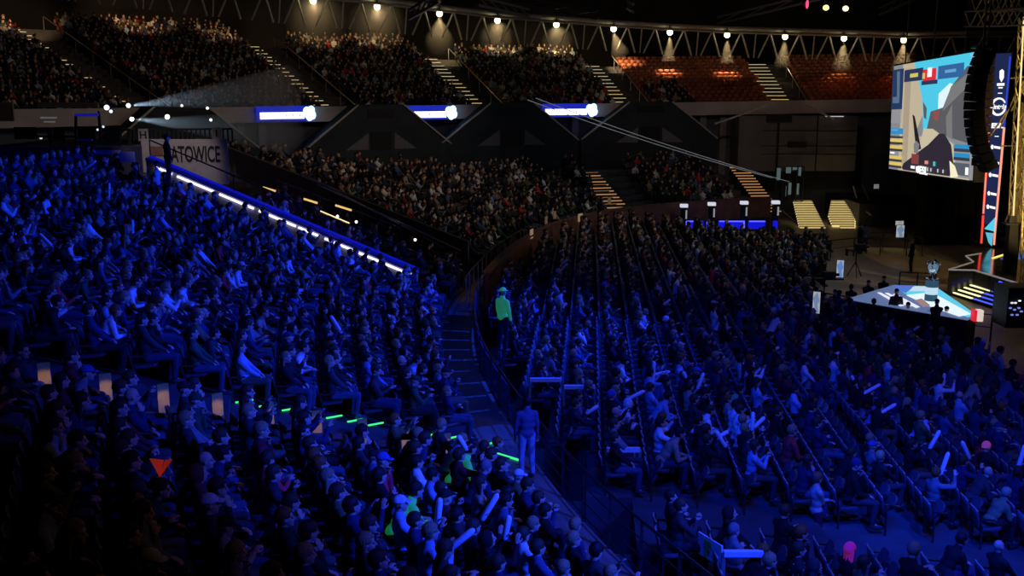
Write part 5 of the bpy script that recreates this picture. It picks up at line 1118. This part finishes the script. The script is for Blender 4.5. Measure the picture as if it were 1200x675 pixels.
# ------------------------------------------------------------------ choose the 300 that show largest
def vis(q): return -8 < q['px'] < 1208 and -5 < q['py'] < 690
people = [q for q in SPOTS if q['occ'] and vis(q)]; people.sort(key=lambda q: q['d'])
EXTRA_P = []  # standing and stage-side people, placed singly
def ep(px, py, z, pose, top, head, hc, yaw, label, Y=None, stand=True, tr=(.03, .03, .05)):
    p = atz(px, py, z) if Y is None else at(px, py, Y); EXTRA_P.append(dict(p=(p.x, p.y, z if Y is None else p.z), pose=pose, top=top, head=head, hc=hc, y=yaw, sc=1.0, mir=False, tr=tr, label=label, z='X'))
_q = off(s_at(21.0), .42); SUIT = proj((_q[0], _q[1], WZ))[:2]
bk = ('black', (.015, .015, .018)); hb = ('black', (.012, .01, .01))
ep(*SUIT, WZ, 'standing', ('blue', (.10, .12, .22)), 'short hair', hb, 1.75, 'person in a dark suit jacket and light trousers standing on the walkway, back turned', tr=(.35, .42, .6))
ep(953, 650, .02, 'holding phone', ('tan', (.65, .50, .42)), 'short hair', ('ginger', (.28, .14, .06)), .2, 'person in a pale shirt with crossed straps standing beside empty seats looking down', )
EXTRA_P[-1]['pose'] = 'standing with arms folded'
ep(198, 216, WZ, 'standing', bk, 'short hair', hb, .6, 'person in black standing at the lit coping before the banner', Y=37.4)
ep(524, 352, WZ, 'standing', bk, 'short hair', hb, .9, 'person in black standing at the foot of the lit coping on the walkway'); ep(514, 349, WZ, 'standing with arms folded', bk, 'beanie', hb, 2.2, 'second dark person in a beanie at the foot of the coping, nearer the crowd')
ep(534, 346, WZ, 'standing with arms folded', ('navy', (.02, .03, .08)), 'short hair', hb, 1.4, 'third dark person standing at the coping foot, nearest the railing')
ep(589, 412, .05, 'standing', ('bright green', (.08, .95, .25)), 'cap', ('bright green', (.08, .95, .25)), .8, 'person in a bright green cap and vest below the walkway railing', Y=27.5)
ep(1006, 297, .01, 'standing', bk, 'short hair', hb, 0, 'dark person standing on the open floor near the golden stairs', ); ep(1012, 297, .01, 'standing', ('denim', (.1, .15, .3)), 'short hair', hb, 1, 'dark person in blue standing beside another near the golden stairs')
ep(1067, 320, .01, 'standing', bk, 'beanie', ('olive', (.3, .28, .1)), 2.6, 'crouching dark camera person behind the trophy barrier')
for i, (px, py, pose) in enumerate([(979, 342, 'hands resting'), (998, 336, 'hands resting'), (1018, 331, 'hands resting'), (1036, 326, 'hands resting'), (1024, 353, 'hands resting'), (1051, 342, 'standing'), (1064, 357, 'hands resting'), (1098, 354, 'standing with arms folded'), (1109, 362, 'hands resting')]):
    nm = ['seated silhouette at the far side of the lit triangle, nearest its tip', 'seated silhouette at the far side of the lit triangle, second from its tip', 'seated silhouette at the far side of the lit triangle, third from its tip', 'seated silhouette at the far side of the lit triangle, fourth from its tip', 'seated silhouette before the lit triangle, nearest its tip', 'tall standing silhouette before the lit triangle', 'seated silhouette before the lit triangle beside the tall standing one', 'standing silhouette before the trophy plinth', 'seated silhouette before the trophy plinth, nearest the red corner light'][i]
    hz = 1.27 if 'stand' not in pose else 1.68; p = atz(px, py, hz); z = .005
    EXTRA_P.append(dict(p=(p.x, p.y, z), pose=pose, top=bk, head=random.choice(['short hair', 'cap']), hc=hb, y=1.05 + .06 * i, sc=1, mir=False, tr=(.02, .02, .02), label='dark ' + nm, z='X'))
sel = people[:300 - len(EXTRA_P)]
for q in people:
    if q.get('stick') and q not in sel: q['stick_far'] = True
# ------------------------------------------------------------------ seats
def seat_parts(flip):
    mb = MB(); W_ = .225; P_ = []; RIM = []     # backrest shell with rounded top, seen from behind too
    n = 9
    for th, dx in ((0, 0), (1, -.028)):
        for i in range(n):
            f = -1 + 2 * i / (n - 1); y = W_ * f; cx = -.245 + .035 * (1 - f * f) * -1 + dx
            top = .86 - .05 * abs(f) ** 4
            for z in (.40, .55, .72, top): P_.append((cx - (z - .4) * .16, y * (1 if z < .8 else .92), z))
    m = 4; N_ = n * m; fs = []
    for i in range(n - 1):
        for k in range(m - 1):
            fs.append((i * m + k, (i + 1) * m + k, (i + 1) * m + k + 1, i * m + k + 1)); fs.append((N_ + i * m + k, N_ + i * m + k + 1, N_ + (i + 1) * m + k + 1, N_ + (i + 1) * m + k))
        fs.append((i * m, N_ + i * m, N_ + (i + 1) * m, (i + 1) * m)); RIM.append(len(fs)); fs.append((i * m + m - 1, (i + 1) * m + m - 1, N_ + (i + 1) * m + m - 1, N_ + i * m + m - 1))
    for i in (0, n - 1):
        for k in range(m - 1): fs.append((i * m + k, i * m + k + 1, N_ + i * m + k + 1, N_ + i * m + k))
    mb.add(P_, fs); back = mb
    for r_ in RIM: mb.m[r_] = 1
    c = MB(); R_ = Matrix.Rotation(math.radians(-62 if flip else -3), 3, 'Y'); piv = V3(-.21, 0, .43)
    pts = [(0, -.2), (.12, -.215), (.36, -.20), (.41, -.14), (.42, 0), (.41, .14), (.36, .20), (.12, .215), (0, .2)]
    vs = [piv + R_ @ V3(x, y, .022 - (.03 if .1 < x < .3 else 0)) for x, y in pts] + [piv + R_ @ V3(x, y, -.03) for x, y in pts]; k = len(pts)
    c.add(vs, [tuple(range(k))[::-1], tuple(range(k, 2 * k))] + [(i, (i + 1) % k, k + (i + 1) % k, k + i) for i in range(k)])
    f = MB(); 
    for sg in (-1, 1): f.bar((-.23, sg * .24, .01), (-.23, sg * .24, .50), .05, .03); f.bar((-.25, sg * .24, .50), (-.27, sg * .24, .66), .045, .03); f.bar((-.27, sg * .24, .66), (.03, sg * .24, .64), .045, .03)
    f.bar((-.23, -.24, .38), (-.23, .24, .38), .04, .04)
    return back, c, f
ST = {}; M_rim = mat('painted highlight seat rim', (.42, .36, .32), .4, noise=.3, scale=12)  # lighter top faces paint in the light that the seat tops catch
for zn, m in (('L', M_seatL), ('B', M_seatB)):
    for fl_ in (0, 1):
        b, c, f = seat_parts(fl_); ms = [b.mesh('backrest', [m, M_rim]), c.mesh('seat_cushion', m), f.mesh('frame', M_rail)]
        ms[0].polygons.foreach_set('use_smooth', [True] * len(ms[0].polygons)); ST[(zn, fl_)] = ms
seats = [q for q in SPOTS if q['z'] in 'LBMFU']
for q in seats:
    px, py, d = proj((q['p'][0], q['p'][1], q['p'][2] + .7)); q['sv'] = (-5 < px < 1205 and 60 < py < 680)
nearseats = sorted([q for q in seats if q['z'] in 'LB' and q['sv']], key=lambda q: q['d'] - (3.5 if q['z'] == 'B' or not q['occ'] else 0))[:300]
ids = set(id(q) for q in nearseats)
def place_words(q):
    if q['z'] == 'L': return f"tier row {ordw(q['row'])}, {ordw(q['col'])} seat {'past' if q['side'] > 0 else 'before'} green-marked steps"
    return f"floor-block row {ordw(q['row'])}, {ordw(q['col'])} {'past' if q['side'] > 0 else 'before'} blue cross aisle"
for q in nearseats:
    r = empty('arena_seat', q['p'], q['seatyaw'])
    w_ = 'folded-up grey arena seat, ' if not q['occ'] else 'occupied grey arena seat, '
    pw = place_words(q)
    tag(r, w_ + pw, 'seat', 'arena seats near the camera')
    for nm, me in zip(('backrest', 'seat_cushion', 'frame'), ST[(q['z'], 0 if q['occ'] else 1)]): link_mesh(nm, me, r)
# ------------------------------------------------------------------ the 300 people
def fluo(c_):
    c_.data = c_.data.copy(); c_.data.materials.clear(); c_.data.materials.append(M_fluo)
def place_person(q, label, group):
    f = FIG[q['pose']]; o = link_mesh('person', f['body']); o.location = q['p']; o.rotation_euler = (0, 0, q['y']); s = q['sc']; o.scale = (s, -s if q['mir'] else s, s)
    tag(o, label, 'person', group)
    link_mesh('jacket' if q['top'][0] in ('black', 'navy', 'denim', 'charcoal', 'olive') else 'shirt', f['jacket'], o, q['top'][1]); link_mesh('trousers', f['trousers'], o, q['tr']); [link_mesh('shoe', x, o) for x in f['shoes']]
    m = hg(q['head'], q['pose'])
    if m: link_mesh('hair' if 'hair' in q['head'] or q['head'] == 'ponytail' else q['head'], m, o, q['hc'][1])
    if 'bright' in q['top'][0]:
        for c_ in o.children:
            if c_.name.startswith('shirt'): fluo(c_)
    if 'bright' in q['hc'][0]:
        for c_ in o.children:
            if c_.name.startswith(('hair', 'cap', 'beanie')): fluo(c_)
    q['obj'] = o; return o
for q in sel:
    if 'standing' in q['pose']: pass
    hd = {'cap': f"{q['hc'][0]} cap", 'beanie': f"{q['hc'][0]} beanie", 'hood': 'hood up', 'bald head': 'bald'}.get(q['head'], f"{q['hc'][0]} {q['head'].replace('short hair', 'hair').replace('long hair', 'long hair')}")
    if q['z'] == 'L': w_ = f"{ordw(q['row'])} tier row, {ordw(q['col'])} seat {'past' if q['side'] > 0 else 'before'} marked steps"
    else: w_ = f"{ordw(q['row'])} block row, {ordw(q['col'])} seat {'past' if q['side'] > 0 else 'before'} cross aisle"
    place_person(q, f"person in {q['top'][0]}, {hd}, {w_}", 'people seated in the raked tier and floor block')
for q in EXTRA_P: place_person(q, q['label'], 'people standing or seated apart from the rows')
# dots on the dark spotted jacket, number patches on the red shirts
def world_pt(o, v): return Matrix.Translation(o.location) @ o.rotation_euler.to_matrix().to_4x4() @ Matrix.Diagonal((*o.scale, 1)) @ Vector((*v, 1))
for q in sel:
    if q['top'][0] == 'dotted black':
        j = [c for c in q['obj'].children if c.name.startswith('shirt')][0]; mb = MB()
        for v in list(j.data.vertices)[::34]: mb.ell(v.co + v.normal * .002, (.009, .009, .009), 6, 4)
        me = mb.mesh('dot_pattern', mat('white dots', (.8, .8, .85), .6)); link_mesh('dot_pattern', me, q['obj'])
    if q['top'][0] == 'red' and q.get('ovr'):
        f = FIG[q['pose']]; mb = MB()
        for (y, z, x) in ((-.235, .98, .02), (.235, .98, .02)): mb.ell((x, y, z), (.045, .012, .06), 10, 6)
        link_mesh('sleeve_patch', mb.mesh('sleeve_patch', M_stick), q['obj'])
# orange flag and pale face masks
b = nearest_spot(186, 552, 'L', used=set()); 
if 'obj' in b:
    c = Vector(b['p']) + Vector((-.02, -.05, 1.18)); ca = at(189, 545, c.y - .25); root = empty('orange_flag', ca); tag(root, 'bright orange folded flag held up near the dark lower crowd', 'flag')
    mb = MB(); k = ca.y / 1200.; mb.slab([ca + V3(-14 * k, 0, 8 * k), ca + V3(-1 * k, .1, 2 * k), ca + V3(-3 * k, 0, -16 * k)], (0, .02, .0)); mb.slab([ca + V3(1 * k, .1, 2 * k), ca + V3(14 * k, 0, 7 * k), ca + V3(-3 * k, 0, -16 * k)], (0, .02, 0)); mb.build('cloth', mat('orange cloth', (1, .10, .02), .6, emit=(1, .06, .01), strength=.14, noise=.15), root)  # small emission keeps the flag orange, in place of fluorescence
# ------------------------------------------------------------------ clapper sticks
def stick_at(mid, L, ang, label, grp='white clapper sticks held in the crowd'):
    d = Vector((math.cos(ang), .12, math.sin(ang))).normalized(); a = mid - d * L / 2; b = mid + d * L / 2
    mb = MB(); rr = .048; pr = [0, .05, .12, .5, .88, .95, 1]; rs = [.012, .036, rr, rr, rr, .036, .012]
    mb.tube([a.lerp(b, f) for f in pr], rs, 12); root = mb.build('clapper_stick', M_stick, smooth=True); tag(root, label, 'clapper stick', grp)
    return root
for i, (px, py, ln, an) in enumerate(STICKS):
    q = [x for x in SPOTS if x.get('stick') == (px, py, ln, an)][0]
    hd_ = FIG[q['pose']]['hands']; hp = min((world_pt(q['obj'], h_) if 'obj' in q else Vector((*(Vector(q['p']) + Vector((.1, 0, 1.05))), 1)) for h_ in hd_), key=lambda w: (proj(w[:3])[0] - px) ** 2)
    hp = Vector(hp[:3]); Y = hp.y; mid = at(px, py, Y); L = ln * q['d'] / 1200.; L = min(.75, max(.35, L))
    a_ = math.radians(an); d = Vector((math.cos(a_), .12, math.sin(a_))).normalized()
    mid = hp + d * (L * .42) * (1 if d.z > 0 else -1) if True else mid
    tilt = 'upright' if abs(an) > 75 else ('rising steeply' if an > 40 else 'rising gently' if an > 0 else 'leaning back')
    wh = f"{ordw(q['row'])} tier row, {ordw(q['col'])} seat {'past' if q['side'] > 0 else 'before'} marked steps" if q['z'] == 'L' else f"{ordw(q['row'])} block row, {ordw(q['col'])} seat {'past' if q['side'] > 0 else 'before'} cross aisle"
    stick_at(mid, L, a_ if d.z > 0 else a_, f"white clapper stick {tilt}, {wh}")
# ================================================================== THE REST OF THE CROWD AND SEATS
def merge_proto(pose, head, ratio):
    vs, ts, sl = [], [], []; base = 0; f = FIG[pose]
    parts = [(f['body'], 0, .35), (f['jacket'], 1, 1), (f['trousers'], 2, .8), (f['shoes'][0], 4, .6), (f['shoes'][1], 4, .6)]; m = hg(head, pose)
    if m: parts.append((m, 3, 1))
    for me, slot, rel in parts:
        o = bpy.data.objects.new('t', me); COL.objects.link(o); d = o.modifiers.new('d', 'DECIMATE')
        tgt = {0: .26, 1: .30, 2: .18, 3: .20, 4: .06}[slot] * ratio; d.ratio = min(1, tgt / max(1, len(me.polygons) * 1.6))
        t = o.modifiers.new('t', 'TRIANGULATE'); r = bpy.data.meshes.new_from_object(o.evaluated_get(bpy.context.evaluated_depsgraph_get())); bpy.data.objects.remove(o)
        n = len(r.vertices); co = np.empty(n * 3, np.float32); r.vertices.foreach_get('co', co); co = co.reshape(-1, 3)
        tri = np.array([list(p.vertices) for p in r.polygons if len(p.vertices) == 3], np.int32).reshape(-1, 3)
        if slot == 0:   # keep head and hands only, the clothes cover the rest
            keep = (co[:, 2] > f['Hd'].z - .17)
            for h_ in f['hands']: keep |= (np.linalg.norm(co - np.array(h_), axis=1) < .2)
            tri = tri[keep[tri].all(axis=1)]
            u = np.unique(tri); mp = -np.ones(n, int); mp[u] = np.arange(len(u)); co = co[u]; tri = mp[tri]; n = len(u)
        vs.append(co); ts.append(tri + base); sl.append(np.full(n, slot)); base += n; bpy.data.meshes.remove(r)
    return np.vstack(vs), np.vstack(ts), np.concatenate(sl)
def batch(name, items, mats, label, cat, cols=True):
    """items: list of (verts Nx3, tris Mx3, per-vertex colour Nx3)"""
    nv = sum(len(i[0]) for i in items); Vv = np.concatenate([i[0] for i in items]).astype(np.float32)
    offs = np.cumsum([0] + [len(i[0]) for i in items[:-1]]); T = np.concatenate([i[1] + o for i, o in zip(items, offs)]).astype(np.int32)
    me = bpy.data.meshes.new(name); me.vertices.add(nv); me.vertices.foreach_set('co', Vv.ravel()); me.loops.add(T.size); me.loops.foreach_set('vertex_index', T.ravel())
    me.polygons.add(len(T)); me.polygons.foreach_set('loop_start', np.arange(0, T.size, 3, dtype=np.int32)); me.update(calc_edges=True); me.validate()
    me.polygons.foreach_set('use_smooth', np.ones(len(me.polygons), bool))
    if cols:
        C_ = np.concatenate([i[2] for i in items]).astype(np.float32); at_ = me.attributes.new('tint', 'FLOAT_COLOR', 'POINT'); at_.data.foreach_set('color', np.hstack([C_, np.ones((nv, 1), np.float32)]).ravel())
    me.materials.append(mats); o = bpy.data.objects.new(name, me); COL.objects.link(o); tag(o, label, cat, kind='stuff'); print(name, nv, len(T)); return o
def xform(v, p, yaw, s, mir=False):
    c, s_ = math.cos(yaw), math.sin(yaw); w = v * s
    if mir: w = w * np.array([1, -1, 1])
    return np.stack([w[:, 0] * c - w[:, 1] * s_ + p[0], w[:, 0] * s_ + w[:, 1] * c + p[1], w[:, 2] + p[2]], 1)
PM = {}
def proto(pose, head, lod):
    k = (pose, head, lod)
    if k not in PM: PM[k] = merge_proto(pose, head, {0: 1500, 1: 420}[lod])
    return PM[k]
selid = set(id(q) for q in sel); items = []
for q in SPOTS:
    if not q['occ'] or id(q) in selid: continue
    lod = 0 if q['d'] < 36 else 1
    head = q['head'] if lod == 0 else ('short hair' if q['head'] in ('ponytail', 'beanie', 'hood', 'cap') and random.random() < .6 else q['head'])
    v, t, sl = proto(q['pose'], head, lod)
    sk = np.array([.62, .40, .30]) * random.uniform(.8, 1.1)
    tab = np.array([sk, q['top'][1], q['tr'], q['hc'][1], (.04, .04, .04)]); items.append((xform(v, q['p'], q['y'], q['sc'], q['mir']), t[:, ::-1] if q['mir'] else t, tab[sl]))
batch('seated_crowd', items, M_crowd, 'mass of seated people filling the far tiers and the middle of the block', 'crowd')
def tri_mb(m): 
    T = []
    for f in m.f:
        for i in range(1, len(f) - 1): T.append((f[0], f[i], f[i + 1]))
    return np.array(m.v), np.array(T)
sp_ = {}
for fl_ in (0, 1):
    b, c, f = seat_parts(fl_); A_ = [tri_mb(b), tri_mb(c), tri_mb(f)]; o_ = 0; VV, TT = [], []
    for v, t in A_: VV.append(v); TT.append(t + o_); o_ += len(v)
    sp_[fl_] = (np.vstack(VV), np.vstack(TT))
def box_seat():
    m = MB(); m.box((-.26, 0, .67), (.05, .43, .32)); m.box((-.12, 0, .43), (.3, .40, .07)); m.box((-.2, 0, .2), (.06, .12, .4)); return tri_mb(m)
bs = box_seat(); it = {'L': [], 'U': []}
for q in seats:
    if id(q) in ids: continue
    if q['z'] == 'U' and q['occ'] and random.random() < .5: continue
    far = q['d'] > 34; v, t = bs if far else sp_[0 if q['occ'] else 1]
    if q['z'] == 'U':
        c = np.array([.42, .13, .075]) * random.uniform(.8, 1.15); it['U'].append((xform(v, q['p'], q['seatyaw'], 1), t, np.tile(c, (len(v), 1))))
    else:
        c = np.array([.10, .10, .13] if q['z'] != 'B' else [.17, .17, .2]); it['L'].append((xform(v, q['p'], q['seatyaw'], 1), t, np.tile(c, (len(v), 1))))
# outer red seats of the bays whose top rows are empty stay in the same mass
M_seatmass = mat('seat plastic', attr='tint', rough=.45, noise=.15, scale=8)
batch('arena_seating', it['L'], M_seatmass, 'mass of grey seats under the farther seated people of the lower tiers', 'seating')
batch('red_seating', it['U'], M_seatmass, 'rows of orange red plastic seats of the upper tier, mostly empty past the third lit board', 'seating')
